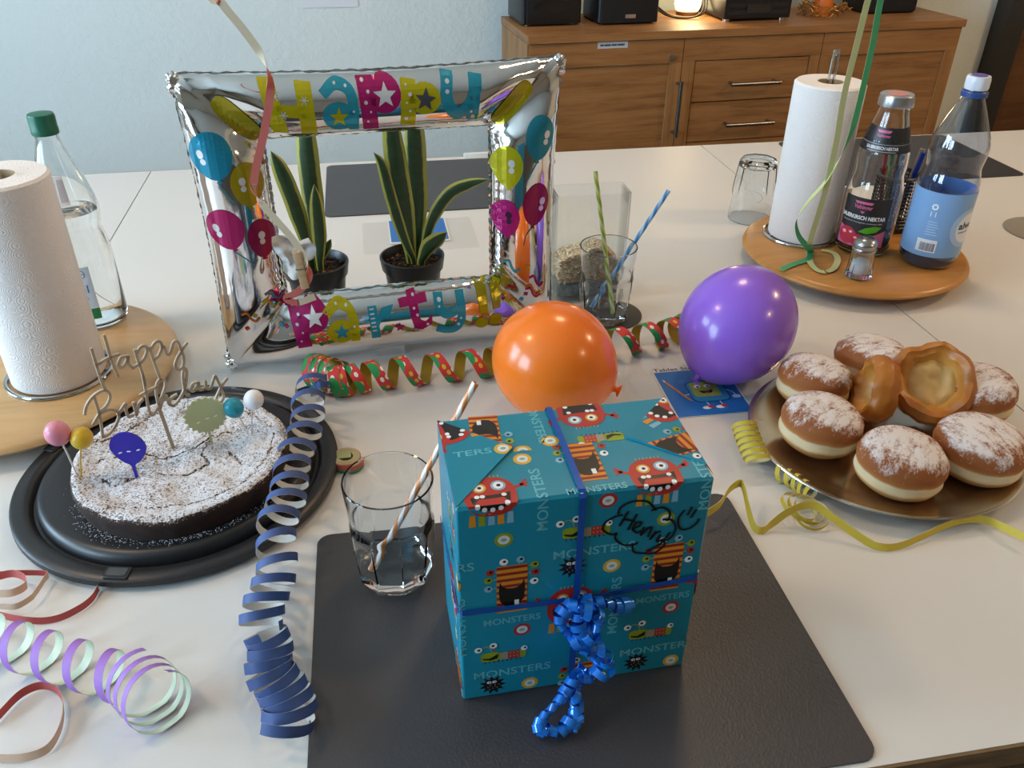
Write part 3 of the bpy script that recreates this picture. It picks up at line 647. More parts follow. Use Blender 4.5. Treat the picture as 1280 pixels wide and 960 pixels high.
    def L_H(a, h, w, c):
        a.poly([(-w*.55, h*.5), (-w*.25, h*.52), (w*.02, -h*.5), (-w*.28, -h*.5)], c); a.poly([(w*.12, h*.5), (w*.42, h*.5), (w*.55, -h*.5), (w*.25, -h*.5)], c); a.rect(-w*.2, w*.3, -h*.16, h*.08, c)
        for x, y in ((-w*.22, h*.22), (-w*.08, -h*.12), (w*.3, h*.18)):
            for r in (0, 60, 120): a.at(x, y, r).rect(-.005, .005, -.0004, .0004, SIL, 1).end()
    def L_a(a, h, w, c, star=YG):
        a.stroke([(-w*.42, h*.22), (-w*.1, h*.42), (w*.25, h*.32), (w*.36, h*.0), (w*.36, -h*.5)], w*.26, c); a.disc(-w*.02, -h*.2, w*.42, c, 0, h*.3); a.star(-w*.02, -h*.22, w*.26, w*.11, 5, star, 1)
        dots(a, [(-w*.1, h*.42), (w*.18, h*.38), (w*.36, -h*.1)], .0022, SIL)
    def L_p(a, h, w, c, star=SIL):
        a.poly([(-w*.5, h*.5), (-w*.12, h*.5), (-w*.05, -h*.5), (-w*.42, -h*.5)], c); a.disc(w*.12, h*.14, w*.4, c, 0, h*.34); a.star(w*.14, h*.12, w*.28, w*.12, 5, star, 1)
        dots(a, [(-w*.36, h*.38), (-w*.25, h*.2), (-w*.32, h*.02), (-w*.22, -h*.15), (-w*.3, -h*.33)], .0018, SIL)
    def L_u(a, h, w, c):
        a.stroke([(-w*.34, h*.5), (-w*.34, -h*.05), (-w*.1, -h*.36), (w*.2, -h*.2), (w*.36, h*.15), (w*.38, h*.5)], w*.3, c); a.rect(w*.2, w*.5, -h*.5, h*.5, c)
        dots(a, [(-w*.34, h*.3), (-w*.34, h*.1), (w*.3, -h*.3), (w*.36, -h*.42)], .002, SIL)
    def L_r(a, h, w, c):
        a.rect(-w*.42, -w*.08, -h*.5, h*.5, c); a.poly([(-w*.08, h*.2), (w*.1, h*.42), (w*.55, h*.46), (w*.35, h*.12), (w*.05, h*.1), (-w*.08, -h*.1)], c)
        for k in range(6): a.rect(-w*.36, -w*.2, h*(.4-.13*k), h*(.44-.13*k), SIL, 1)
    def L_t(a, h, w, c):
        a.poly([(-w*.2, h*.5), (w*.1, h*.5), (w*.1, -h*.2), (w*.25, -h*.3), (w*.5, -h*.12), (w*.45, -h*.38), (w*.1, -h*.5), (-w*.15, -h*.4), (-w*.2, -h*.1)], c); a.rect(-w*.5, w*.42, h*.2, h*.4, c)
        dots(a, [(0, h*.4), (-w*.05, h*.12), (w*.02, -h*.06), (w*.3, -h*.36)], .0018, SIL)
    def L_y(a, h, w, c):
        a.stroke([(-w*.36, h*.5), (-w*.34, h*.2), (-w*.1, h*.02), (w*.25, h*.12)], w*.3, c); a.stroke([(w*.36, h*.5), (w*.36, -h*.1), (w*.15, -h*.36), (-w*.15, -h*.38), (-w*.46, -h*.3)], w*.28, c)
        dots(a, [(-w*.34, h*.36), (-w*.36, h*.22), (w*.34, -h*.1), (w*.25, -h*.25)], .0022, SIL)
    for args, nm in (((None, .128, .356, .058, YG, -6, .062, L_H), 'letter_H'), ((None, .187, .356, .056, TL, -3, .045, L_a), 'letter_a'), ((None, .234, .3575, .062, MG, 0, .050, L_p), 'letter_p'),
                     ((None, .281, .353, .052, YG, -8, .048, lambda a, h, w, c: L_p(a, h, w, c, '4a4a52')), 'letter_p'), ((None, .331, .359, .052, TL, -6, .048, L_u), 'letter_u'),
                     ((None, .119, .0735, .062, MG, 4, .050, lambda a, h, w, c: L_p(a, h, w, c, 'e8e8ea')), 'letter_P'), ((None, .1605, .071, .056, YG, 0, .046, lambda a, h, w, c: L_a(a, h, w, c, TL)), 'letter_a'),
                     ((None, .213, .067, .044, TL, 3, .036, L_r), 'letter_r'), ((None, .262, .075, .052, MG, 6, .042, L_t), 'letter_t'), ((None, .309, .067, .058, TL, 0, .042, L_y), 'letter_y')):
        pr(letter(*args), nm)
    a = Art(); a.star(.238, .057, .007, .003, 5, MG, 0); pr(a, 'small_star')
    for x, z in ((.3565, .081), (.377, .083)):
        a = Art(); a.poly([(x-.009, z+.022), (x+.008, z+.022), (x+.005, z-.018), (x-.006, z-.018)], 'a89a08'); a.disc(x-.004, z-.031, .0095, 'a89a08', 0, .008); pr(a, 'exclamation_mark')
    def bal(x, z, rx, rz, col, tilt, hl, spot='dadadd'):
        a = Art(); a.at(x, z, tilt); a.poly([(rx*cos(t)*(1-0.16*max(0, -sin(t))), rz*sin(t)) for t in [2*pi*k/28 for k in range(28)]], col, 0)
        a.poly([(-.003, -rz*1.12), (.003, -rz*1.12), (.0012, -rz*.93), (-.0012, -rz*.93)], col, 0)
        a.disc(hl*rx*.45, rz*.18, .0038, spot, 1, .0052); a.disc(hl*rx*.42, -rz*.15, .0032, spot, 1, .0038); a.end(); pr(a, 'printed_balloon')
    bal(.034, .306, .0245, .028, '1b87a6', 10, -1); bal(.069, .270, .019, .027, 'a08f10', 0, -.6); bal(.0355, .216, .0225, .026, 'a8185f', 14, -1); bal(.0755, .200, .0165, .025, '8e1046', 0, 0)
    bal(.432, .303, .019, .028, '247f92', -8, 1); bal(.392, .267, .018, .027, 'b9b513', 2, .5); bal(.390, .198, .0165, .025, 'b01a70', 4, .4, '40203a'); bal(.428, .216, .018, .029, '8d1048', -8, 1)
    a = Art(); a.stroke([(.036, .276), (.044, .262), (.052, .248)], .0011, TL); a.stroke([(.04, .188), (.052, .178), (.062, .166)], .0011, TL); a.stroke([(.424, .186), (.416, .176), (.412, .160)], .0011, '5a6a70'); a.stroke([(.428, .272), (.42, .258), (.413, .246)], .0011, TL); pr(a, 'printed_strings')
    for sg, cx, cz in ((1, .069, .3445), (-1, .399, .3445)):
        a = Art(); a.at(cx, cz, -47*sg); a.blob(0, 0, .033, .0125, '8f8208' if sg > 0 else 'b0a60c', 0, 3.2); a.end(); pr(a, 'corner_print')
    rnd = random.Random(5)
    for cx, cz in ((.066, .092), (.408, .10)):
        for k in range(5):
            a = Art(); x, z = cx+rnd.uniform(-.022, .024), cz+rnd.uniform(-.026, .028)
            a.stroke([(x-.010, z+.008), (x-.003, z+.010), (x+.001, z), (x+.006, z-.006), (x+.011, z-.001)], .003, [YG, MG, TL, 'c26a2a', MG][k]); pr(a, 'confetti_print')
        for k in range(5):
            a = Art(); a.at(cx+rnd.uniform(-.028, .028), cz+rnd.uniform(-.028, .03), rnd.uniform(0, 90)).rect(-.0025, .0025, -.0025, .0025, ['8e1046', YG, 'c02a2a', MG, TL][k]).end(); pr(a, 'confetti_print')
build_foil_frame()

# ================================================================== LATEX BALLOONS
def latex(name_label, c, R, stretch, axis, col):
    """pear-shaped balloon; axis = direction of the knot"""
    t = thing('balloon', name_label, 'balloon', (c[0], c[1], 0))
    ax = Vector(axis).normalized(); q = Vector((0, 0, -1)).rotation_difference(ax).to_matrix().to_4x4()
    def pear(p):
        k = max(0.0, -p.z); return Vector((p.x*(1-0.10*k*k-0.10*k**6), p.y*(1-0.10*k*k-0.10*k**6), p.z*(stretch if p.z > 0 else stretch*1.04)))
    m = pm(col, 0.24, 0, sss=0.15, coat=0.15)
    g = Geo().ell((0, 0, 0), (R, R, R), 56, 36, fn=pear).xform(q)
    low = min(v[2] for v in g.v); g.xform(Matrix.Translation((0, 0, -low)))
    b = g.build('skin', m, t)
    k = Geo().lathe([(0, -R*stretch*1.0), (0.004, -R*stretch*1.03), (0.0045, -R*stretch*1.06), (0.003, -R*stretch*1.085), (0.0075, -R*stretch*1.13), (0.0085, -R*stretch*1.14), (0, -R*stretch*1.12)], 16).xform(Matrix.Translation((0, 0, -low)) @ q)
    k.build('knot', m, t)
latex('glossy orange balloon resting on the table behind the gift', (0.2063, 0.8728), 0.0745, 1.05, (0.85, -0.35, -0.35), 'f27a20')
latex('glossy purple balloon with its knot over the picture card', (0.466, 0.921), 0.0745, 1.13, (-0.62, -0.35, -0.55), '9062d6')

# ================================================================== WRAPPED GIFT
def build_gift():
    W, D, H = 0.196, 0.112, 0.212; R = 0.0025
    root = thing('gift_box', 'box wrapped in teal paper printed with cartoon monsters, tied with blue ribbon', 'gift', (0.0395, 0.455, 0.0028), radians(1.3))
    m, nt, b = new_mat('teal_gift_paper'); v = nt.coord()
    nt.link(nt.mix(nt.noise(v, 9, 2), '0f7c94', '12849c'), b.inputs['Base Color']); b.inputs['Roughness'].default_value = 0.30
    n = nt.noise(nt.coord('Object', (1, 1, 1)), 22, 3, 0.5); nt.bump(n, 0.18, 0.004, b)
    Geo().rbox(0, W, 0, D, 0, H, R, 4, e=R*0.9).build('wrapped_box', m, root)
    rm = pm('1450a8', 0.22, 0.15, coat=0.3)
    # print: u across, v upwards; v = 0 is the front top edge, v > 0 lies on the top face, u < 0 on the left side
    def wrap(u, v, h):
        u, v = u/1000, v/1000
        if v > 0:
            return (min(max(u, 0), W), v+R*0.2, H+h) if u >= 0 else (0-h, v, H)
        if u < 0: return (-h, -u, H+v)
        if u > W: return (W+h, min(u-W, D), H+v)
        return (u, -h, H+v)
    RED, ORA, MAR, TEA, GRN, YEL, BLK, WHT, BLU, LTX = 'b02a22', 'd98a22', '8f2418', '1a7f92', '8c9a1e', 'd8a62c', '141210', 'ececec', '7fb0c8', '62b2bf'
    def eye(a, x, y, r, ring, lay, px=0.0, py=0.0):
        if ring: a.disc(x, y, r*1.45, ring, lay)
        a.disc(x, y, r, WHT, lay+1); a.disc(x+px, y+py, r*0.42, BLK, lay+2, n=12)
    def red_monster(a, x, y, rot=0):
        a.at(x, y, rot)
        for k, c in enumerate((ORA, GRN, BLU, ORA, BLU)): a.poly([(-15+7*k-2, -18), (-15+7*k+2, -18), (-15+7*k+2.6, -29), (-15+7*k-2.6, -29)], c, 0)
        for sx in (-1, 1):
            a.stroke([(sx*17, 5), (sx*22, 7), (sx*25, 9)], 3.0, RED, 0)
            for ang in (-40, 0, 40): a.stroke([(sx*24, 8), (sx*(24+6*cos(radians(ang))), 8+6*sin(radians(ang))+2)], 2.2, RED, 0, 0)
        a.blob(0, 0, 19.5, 20.5, RED, 1, 2.5)
        for k in range(7): a.stroke([(-9+3*k, 20), (-9+3*k+.3, 22.5)], 0.6, 'c8a040', 1, 0)
        a.poly([(-15, -1), (-7, 0.5), (0, 0), (8, 0.5), (15, 2), (14, -7), (9, -13), (0, -15.5), (-9, -14), (-14, -8)], BLK, 2)
        for x0 in (-10, -6, 10): a.disc(x0, -0.8, 2.0, WHT, 3, 1.9, n=10)
        for x0, y0 in ((-11, -11), (-6, -13.6), (0, -14.4), (6, -13.4), (11, -9.5)): a.disc(x0, y0, 2.0, WHT, 3, 2.2, n=10)
        eye(a, -7, 9, 3.6, YEL, 2, .4, 0); eye(a, 7.5, 10, 3.9, BLU, 2, .3, 0); a.end()
    def striped(a, x, y, rot=0):
        a.at(x, y, rot)
        for k, (ex, ey, c) in enumerate(((-6.5, 29.5, WHT), (6.5, 30, BLU), (-17, 20, 'a83028'), (17.5, 23, GRN), (-18.5, 12, GRN), (18, 15, 'a83028'), (-18.5, 3, BLU), (17.5, 5.5, WHT))):
            a.stroke([(max(-11.5, min(11.5, ex*.7)), min(24, ey-2 if abs(ex) < 10 else ey)), (ex, ey)], .5, 'b8b070', 0, 0); a.disc(ex, ey, 3.4, c, 1, n=14); a.disc(ex+.5, ey+.5, 1.3, BLK, 2, n=10)
        a.rect(-12, 12, -25, 25, ORA, 1)
        for k in range(8): a.rect(-12, 12, 21.5-6.4*k, 24.4-6.4*k, MAR, 2)
        a.poly([(-9.5, 9), (-8, 4), (-4, 1.5), (0, 1), (4, 1.5), (7.5, 4.5), (9.5, 10), (10.2, 0), (9.5, -11), (5, -17.5), (0, -19), (-5, -18), (-9.5, -12), (-10.5, -2)], BLK, 3)
        a.rect(2, 5.6, -18, -12, WHT, 4); a.end()
    def worm(a, x, y, rot=0):
        a.at(x, y, rot); a.stroke([(-7, 3), (-8.5, 10), (-12, 13), (-18, 10.5)], .7, 'b0a040', 0); a.stroke([(-7, 3), (-4.5, 7), (-6, 13)], .7, 'a05030', 0)
        for k in range(9): a.rect(-13.5+3.7*k, -12.6+3.7*k, -7.6, -4.4, BLK, 0)
        a.blob(-8.5, 0, 8, 5.4, GRN, 1, 4); a.rect(-.8, 6, -5.2, 3.6, '98907a', 1); a.rect(6, 16, -5, 4, 'b03a28', 2); a.blob(18, -1, 3.2, 4.6, GRN, 1, 3)
        a.poly([(-15.5, -.5), (-9, -1.5), (-2, 3), (-2.6, -2.4), (-8, -4), (-14, -2.5)], BLK, 2)
        for k in range(6): a.disc(8+3*(k % 3), 2-4*(k//3), .6, 'e0a080', 3, n=8)
        eye(a, -18.5, 10.5, 3.2, None, 2, .5, 0); eye(a, -6, 13.5, 3.2, None, 2, -.4, 0); eye(a, 19.5, 5.5, 2.8, None, 2, .8, .4); a.end()
    def spiky(a, x, y, rot=0):
        a.at(x, y, rot); a.star(0, 0, 12, 7, 11, BLK, 0, 95)
        a.disc(-3, 3.5, 2.0, WHT, 1, 1.6, n=10); a.disc(1.5, 3.5, 2.0, WHT, 1, 1.6, n=10); a.disc(-2.6, 3.5, .7, BLK, 2, n=8); a.disc(1.9, 3.5, .7, BLK, 2, n=8)
        for k in range(9): a.disc(7*cos(2.4*k)*(.3+.07*k), -2+5*sin(2.4*k)*(.3+.07*k), .45, 'c0c0c0', 1, n=6)
        a.end()
    def ring(a, x, y, c): a.disc(x, y, 7.2, c, 0, 6.8, rot=15); a.disc(x, y, 4.6, 'd8dcd8', 1, 4.4, n=16); a.disc(x, y, 2.2, '98a0a0', 2, 1.6, n=10)
    def word(a, x, y, w, h, rot=0): a.text('MONSTERS', x, y, 0, LTX, 0, rot, bold=0.012, width=w, height=h)
    cuts = [((0, 0), (0, 1)), ((0, 0), (1, 0)), ((196, 0), (1, 0))]
    # front face with the left side and the strip of the top that continues it
    a = Art()
    lat = lambda x, y: [(x+126*i+62.5*j, y-125*j) for j in (-1, 0, 1, 2) for i in (-2, -1, 0, 1, 2, 3)]
    def inside(x, y, mx, my): return -60 < x < 300+mx and -212-my < y < 112+my
    for x, y in lat(27, 10):
        if inside(x, y, 15, 20) and y < 60: red_monster(a, x, y)
    for x, y in lat(41.5, -87):
        if inside(x, y, 10, 20) and y < 60: striped(a, x, y)
    for x, y in lat(96, -37):
        if inside(x, y, 15, 8) and y < 60: worm(a, x, y)
    for x, y in lat(89, -72):
        if inside(x, y, 10, 8) and y < 20: spiky(a, x, y)
    for x, y in lat(106, -58):
        if inside(x, y, 20, 5) and y < 20: word(a, x, y, 65, 8.5)
    for x, y in lat(105.5, 3.5):
        if inside(x, y, 20, 5) and y < 60: word(a, x, y, 46, 7)
    for x, y in lat(64, 2):
        if inside(x, y, 5, 20) and y < 60: word(a, x, y, 65, 8.5, 90)
    for c, x0, y0 in ((RED, 113.5, -9.5), (GRN, 35, -35), (YEL, 121, -77)):
        for x, y in lat(x0, y0):
            if inside(x, y, 5, 6) and y < 62: ring(a, x, y, c)
    a.build('monster_print', wrap, root, cuts, clip=(-111, 307, -211.5, 60), rough=0.33, lift=0.00010)
    # top face: paper sheet joined from behind, printed the other way up
    a = Art(); red_monster(a, 119, 101, 180); striped(a, 36, 86, 176); word(a, 80, 95, 60, 8, -90); ring(a, 85, 67, YEL); ring(a, 61, 58, YEL)
    worm(a, 128, 63, 180)
    a.build('monster_print', wrap, root, cuts, clip=(0.5, 195.5, 58, 111.5), rough=0.33, lift=0.00012)
    # two folded triangular flaps on the top face
    def flap(p, q, r, arts, nm):
        g = Geo(); vs = [(x/1000, y/1000, H+z) for (x, y), z in ((p, .0006), (q, .0022), (r, .0006))]+[(x/1000, y/1000, H+.0001) for x, y in (p, q, r)]
        g.add(vs, [(0, 1, 2), (5, 4, 3), (0, 3, 4, 1), (1, 4, 5, 2), (2, 5, 3, 0)]); f = g.build(nm, m, root, smooth=False)
        P = [Vector((x, y, 0)) for x, y in (p, q, r)]; A = Art(); arts(A)
        n = (Vector(vs[1])-Vector(vs[0])).cross(Vector(vs[2])-Vector(vs[0])); n = n if n.z > 0 else -n; n.normalize(); o = Vector(vs[0])
        cl = []
        for i in range(3):
            s, t_ = P[i], P[(i+1) % 3]; c = P[(i+2) % 3]; nn = Vector((t_.y-s.y, s.x-t_.x)); 
            if nn.dot(Vector((c.x-s.x, c.y-s.y))) > 0: nn = -nn
            cl.append(((s.x, s.y), nn))
        items = []
        for vs2, fs2, col, lay in A.items:
            bm = bmesh.new(); bv = [bm.verts.new((x, y, 0)) for x, y in vs2]
            for ff in fs2:
                try: bm.faces.new([bv[i] for i in ff])
                except ValueError: pass
            for pc, nn in cl: bmesh.ops.bisect_plane(bm, geom=bm.verts[:]+bm.edges[:]+bm.faces[:], dist=1e-9, plane_co=(pc[0], pc[1], 0), plane_no=(nn.x, nn.y, 0), clear_outer=True)
            bm.verts.index_update()
            if bm.faces: items.append(([(w.co.x, w.co.y) for w in bm.verts], [tuple(w.index for w in ff.verts) for ff in bm.faces], col, lay))
            bm.free()
        A.items = items
        A.build('monster_print', lambda x, y, h: (x/1000, y/1000, o.z-((x/1000-o.x)*n.x+(y/1000-o.y)*n.y)/n.z+h), f, rough=0.33, lift=0.0001)
    def artL(A): red_monster(A, 4, 96, 100); A.text('TERS', 22, 62, 0, LTX, 0, 0, bold=.012, width=30, height=7); ring(A, 46, 62, YEL)
    def artR(A): red_monster(A, 188, 95, -60); striped(A, 182, 42, -75)
    flap((0.2, 111.5), (54, 62.5), (0.2, 1), artL, 'paper_flap'); flap((195.8, 111.5), (145.5, 60), (195.8, 15), artR, 'paper_flap')
    # handwriting on the front
    a = Art(); ink = '0b0b0e'
    a.stroke([(126, -25), (120, -26), (113, -30), (111, -37), (117, -43), (123, -44)], 1.9, ink, 5)
    a.stroke([(122, -24), (124, -17), (133, -13), (144, -15), (150, -22), (152, -25)], 1.9, ink, 5)
    a.stroke([(148, -24.5), (156, -22.5), (163, -28), (163, -36), (160, -35)], 1.9, ink, 5)
    a.stroke([(158, -35), (166, -37), (170, -47), (166, -56), (158, -57), (155, -55)], 1.9, ink, 5)
    a.stroke([(122, -42), (122, -49), (129, -56), (138, -57), (140, -55)], 1.9, ink, 5)
    a.stroke([(136, -56), (138, -65), (147, -68), (155, -69), (162, -63), (162, -57)], 1.9, ink, 5)
    H_ = [[(130, -22), (124, -36)], [(137, -26), (131, -41)], [(126, -29), (136, -33)], [(134, -41), (140, -38), (141, -35), (137, -35), (135, -41), (139, -45), (142, -43)], [(144, -40), (142, -48), (147, -42), (150, -42), (148, -51)],
          [(154, -46), (150, -54), (154, -48), (158, -47)], [(158, -50), (156, -57), (162, -55)], [(166, -49), (159, -60), (148, -66)]]
    for sg in H_: a.stroke(sg, 2.1, ink, 6)
    a.stroke([(175, -28), (171, -37), (174, -47), (181, -48), (187, -43), (188, -39)], 1.9, ink, 5); a.stroke([(181, -26), (178, -34)], 1.9, ink, 5, 0); a.stroke([(185, -29), (181, -37)], 1.9, ink, 5, 0)
    a.build('handwriting', wrap, root, [], rough=0.4, lift=0.0001)
    # ribbon bands and curled bow
    g = Geo(); w = 0.0052; u = 0.0935
    g.ribbon([(u, D+0.0012, 0.02), (u, D+0.0012, H-0.003), (u, D-0.002, H+0.0028), (u, D/2, H+0.0030), (u, 0.003, H+0.0022), (u, -0.0016, H-0.003), (u, -0.0018, H-0.12), (u, -0.0014, 0.003)], (1, 0, 0), w, 0.0003, 0, 0); g.build('ribbon_band', rm, root)
    g = Geo(); z = H-0.105; g.ribbon([(W+0.0012, D, z+.004), (W+0.0012, 0.003, z+.004), (W-0.002, -0.0016, z+.003), (u+.01, -0.0022, z-.002), (u-.01, -0.0022, z-.001), (0.002, -0.0016, z), (-0.0012, 0.003, z), (-0.0012, D, z)], (0, 0, 1), w, 0.0003, 0, 0); g.build('ribbon_band', rm, root)
    bm_ = pm('1c7ae0', 0.14, 0.25, coat=0.5)
    def curl(ctrl, r, turns, ph, nm='ribbon_curl', w=0.0062):
        c = cat(ctrl, 40); L = len(c); path = []; wd = []
        for i, p in enumerate(c):
            t = (c[min(i+1, L-1)]-c[max(i-1, 0)]).normalized(); a_ = t.cross(Vector((0, 1, 0.2))); a_.normalize(); b_ = t.cross(a_)
            th = ph+2*pi*turns*i/(L-1); rr = r*(0.8+0.3*sin(i*0.07+ph)); path.append(p+a_*rr*cos(th)+b_*rr*sin(th)); wd.append(t)
        gg = Geo().ribbon(path, wd, w, 0.00025, 0, 0); gg.build(nm, bm_, root)
    zz = H-0.105
    curl([(u-.004, -.010, zz+.004), (u-.016, -.014, zz-.006), (u-.010, -.018, zz-.020), (u+.010, -.016, zz-.020), (u+.012, -.014, zz-.004)], .006, 9, 0)
    curl([(u+.002, -.010, zz+.002), (u+.016, -.014, zz+.004), (u+.030, -.014, zz-.002), (u+.040, -.012, zz-.006)], .0065, 6, 1.0)
    curl([(u, -.014, zz-.006), (u-.006, -.020, zz-.030), (u+.012, -.020, zz-.045), (u+.016, -.022, zz-.062), (u-.004, -.024, zz-.075)], .0065, 11, 2.0)
    curl([(u-.004, -.024, zz-.070), (u-.018, -.032, zz-.082), (u-.034, -.040, zz-.092), (u-.036, -.046, zz-.098), (u-.018, -.048, zz-.0985), (u-.004, -.044, zz-.096)], .0055, 12, 0.5)
    curl([(u+.004, -.020, zz-.062), (u-.004, -.030, zz-.080), (u-.006, -.042, zz-.095), (u-.010, -.050, zz-.0985)], .006, 7, 3.0)
    curl([(u+.002, -.012, zz+.006), (u-.002, -.018, zz-.010), (u+.004, -.02, zz-.026)], .0075, 5, 4.0)
    curl([(u-.008, -.014, zz+.008), (u+.004, -.022, zz+.006), (u+.014, -.022, zz-.008), (u+.006, -.024, zz-.022), (u-.010, -.022, zz-.028)], .007, 6, 5.0)
    curl([(u+.004, -.020, zz-.034), (u+.018, -.026, zz-.040), (u+.022, -.026, zz-.056), (u+.008, -.028, zz-.066), (u-.006, -.026, zz-.058)], .008, 5, 1.4)
    curl([(u-.010, -.030, zz-.072), (u-.004, -.036, zz-.084), (u-.012, -.044, zz-.096), (u-.024, -.050, zz-.0985), (u-.034, -.046, zz-.094)], .0065, 6, 2.2)
build_gift()

# ================================================================== CAKE ON ITS PLATTER
CK = (-0.2315, 0.791)
def build_cake():
    t = thing('cake_platter', 'black plastic cake carrier base under the chocolate cake', 'platter', (-0.2405, 0.808, 0))
    pl = pm('1c1d20', 0.38, bump=(300, 0.08, 0.0005))
    Geo().lathe([(0, 0.004), (0.138, 0.004), (0.148, 0.002), (0.170, 0.002), (0.176, 0.006), (0.1755, 0.012), (0.172, 0.0145), (0.160, 0.0150), (0.156, 0.012), (0.153, 0.007), (0.150, 0.007), (0.148, 0.016), (0.144, 0.0205), (0.139, 0.0215), (0.132, 0.0212), (0, 0.0212)], 96).build('base', pl, t)
    for a in (-102, 156, 30, 90):
        g = Geo(); g.rbox(0.1585, 0.1735, -0.0125, 0.0125, 0.0142, 0.0168, 0.002, 3, e=0.0006); g.xform(Matrix.Rotation(radians(a), 4, 'Z')); g.build('clip', pm('26272a', 0.35), t)
        g = Geo(); g.rbox(0.161, 0.171, -0.0095, 0.0095, 0.0164, 0.0172, 0.0015, 2); g.xform(Matrix.Rotation(radians(a), 4, 'Z')); g.build('clip_recess', pm('44464a', 0.5), t)
    rnd = random.Random(4)
    g = Geo()
    for k in range(520):
        a = rnd.gauss(-1.75, 0.75); r = 0.111+abs(rnd.gauss(0, 0.006)); x = CK[0]+0.2405+r*cos(a); y = CK[1]-0.808+r*sin(a); s = rnd.uniform(0.0003, 0.0008)
        if hypot(x, y) > 0.139: continue
        g.add([(x-s, y, 0.0214), (x+s, y, 0.0214), (x, y+s*1.6, 0.0214), (x, y+.3*s, 0.0214+s)], [(0, 1, 3), (1, 2, 3), (2, 0, 3), (0, 2, 1)])
    tag(solo(g, 'sugar_dusting', 'powdered sugar spilled on the platter around the cake', 'sugar', pm('e8ebf0', 0.9), (0, 0, 0), smooth=False), kind='stuff').location = (-0.2405, 0.808, T)
    # the cake: sunken, cracked top with sugar
    from mathutils import noise
    c = thing('chocolate_cake', 'round dark chocolate cake with a cracked sugar-dusted top', 'cake', (CK[0], CK[1], 0.0213))
    R = 0.1145; NR, NS = 110, 240; g = Geo(); vs = []; fs = []
    rp = random.Random(2); cr = []
    for pts in ([(-.09, -.0), (-.05, .012), (-.02, .0), (.01, .01), (.03, .03), (.075, .045)], [(.03, .03), (.022, .0), (.03, -.02), (.01, -.035), (-.02, -.03)], [(-.06, -.085), (-.01, -.092), (.04, -.085), (.075, -.06), (.095, -.02), (.098, .02)], [(.05, -.0), (.07, -.03)], [(-.1, .03), (-.07, .05), (-.04, .09)], [(.02, .09), (.06, .075), (.095, .03)], [(-.04, -.03), (-.06, -.045), (-.075, -.03)]):
        cr += [(p.x, p.y) for p in cat([(x, y, 0) for x, y in pts], 30)]
    from mathutils.kdtree import KDTree
    kd = KDTree(len(cr))
    for i_, (a_, b_) in enumerate(cr): kd.insert((a_, b_, 0), i_)
    kd.balance()
    def top(x, y):
        r = hypot(x, y)/R
        h = 0.026+0.0045*max(0, (r-0.72)/0.28)*(1 if r < 0.93 else max(0, (1-r)/0.07))-0.004*(1-r*r)
        h += 0.0030*noise.noise(Vector((x*28, y*28, 0)))+0.0016*noise.noise(Vector((x*70, y*70, 3)))+0.0007*noise.noise(Vector((x*260, y*260, 5)))
        jx, jy = 0.0040*noise.noise(Vector((x*130, y*130, 9))), 0.0040*noise.noise(Vector((x*130, y*130, 14)))
        d = kd.find((x+jx, y+jy, 0))[2]; wd_ = 0.0008+0.0026*max(0, noise.noise(Vector((x*55, y*55, 21)))-0.05)
        h -= 0.0022*max(0, 1-d/(wd_*1.2))
        return h
    prof = []
    for i in range(NR+1):
        r = R*i/NR
        if i == 0: vs.append((0, 0, top(0, 0))); prof.append([0]); continue
        ring = []
        for k in range(NS):
            th = 2*pi*k/NS; rr = r*(1+0.012*sin(3*th+1)+0.008*sin(7*th)+0.006*noise.noise(Vector((cos(th)*6, sin(th)*6, 1))))
            x, y = rr*cos(th), rr*sin(th); z = top(x, y)
            if i >= NR-2: z -= (0.0, 0.0012, 0.0035)[i-NR+2]
            ring.append(len(vs)); vs.append((x, y, z))
        prof.append(ring)
    for zf, rf in ((0.72, 0.995), (0.45, 0.985), (0.2, 0.975), (0.0, 0.965)):
        ring = []
        for k in range(NS):
            x, y, z = vs[prof[NR][k]]; j = 1+0.012*noise.noise(Vector((x*60, y*60, zf*9)))
            ring.append(len(vs)); vs.append((x*rf*j, y*rf*j, z*zf))
        prof.append(ring)
    for a, b in zip(prof, prof[1:]):
        for k in range(NS):
            k2 = (k+1) % NS
            fs.append((0, b[k], b[k2]) if len(a) == 1 else (a[k], b[k], b[k2], a[k2]))
    fs.append(tuple(reversed(prof[-1])))
    m, nt, b = new_mat('sugared_chocolate'); v = nt.coord()
    sep = nt.add('ShaderNodeSeparateXYZ'); nt.link(v, sep.inputs[0]); geo = nt.add('ShaderNodeNewGeometry'); sn = nt.add('ShaderNodeSeparateXYZ'); nt.link(geo.outputs['True Normal'], sn.inputs[0])
    fine = nt.noise(v, 520, 1, 0.6); mid = nt.noise(v, 150, 3, 0.6); big = nt.noise(v, 26, 3, 0.5)
    up = nt.math('SUBTRACT', nt.math('MULTIPLY', sn.outputs[2], 1.35), 0.62)
    cover = nt.math('ADD', nt.math('ADD', nt.math('MULTIPLY', nt.math('SUBTRACT', fine, 0.5), 2.1), nt.math('MULTIPLY', nt.math('SUBTRACT', mid, 0.5), 0.7)), nt.math('ADD', up, nt.math('MULTIPLY', nt.math('SUBTRACT', big, 0.5), 0.5)))
    nt.link(nt.ramp(cover, [(0.10, '2e1d16'), (0.38, '84746a'), (0.74, 'd4d5db')]), b.inputs['Base Color']); b.inputs['Roughness'].default_value = 0.9
    nt.bump(fine, 0.35, 0.001, b)
    g.add(vs, fs).build('cake_body', m, c)
build_cake()
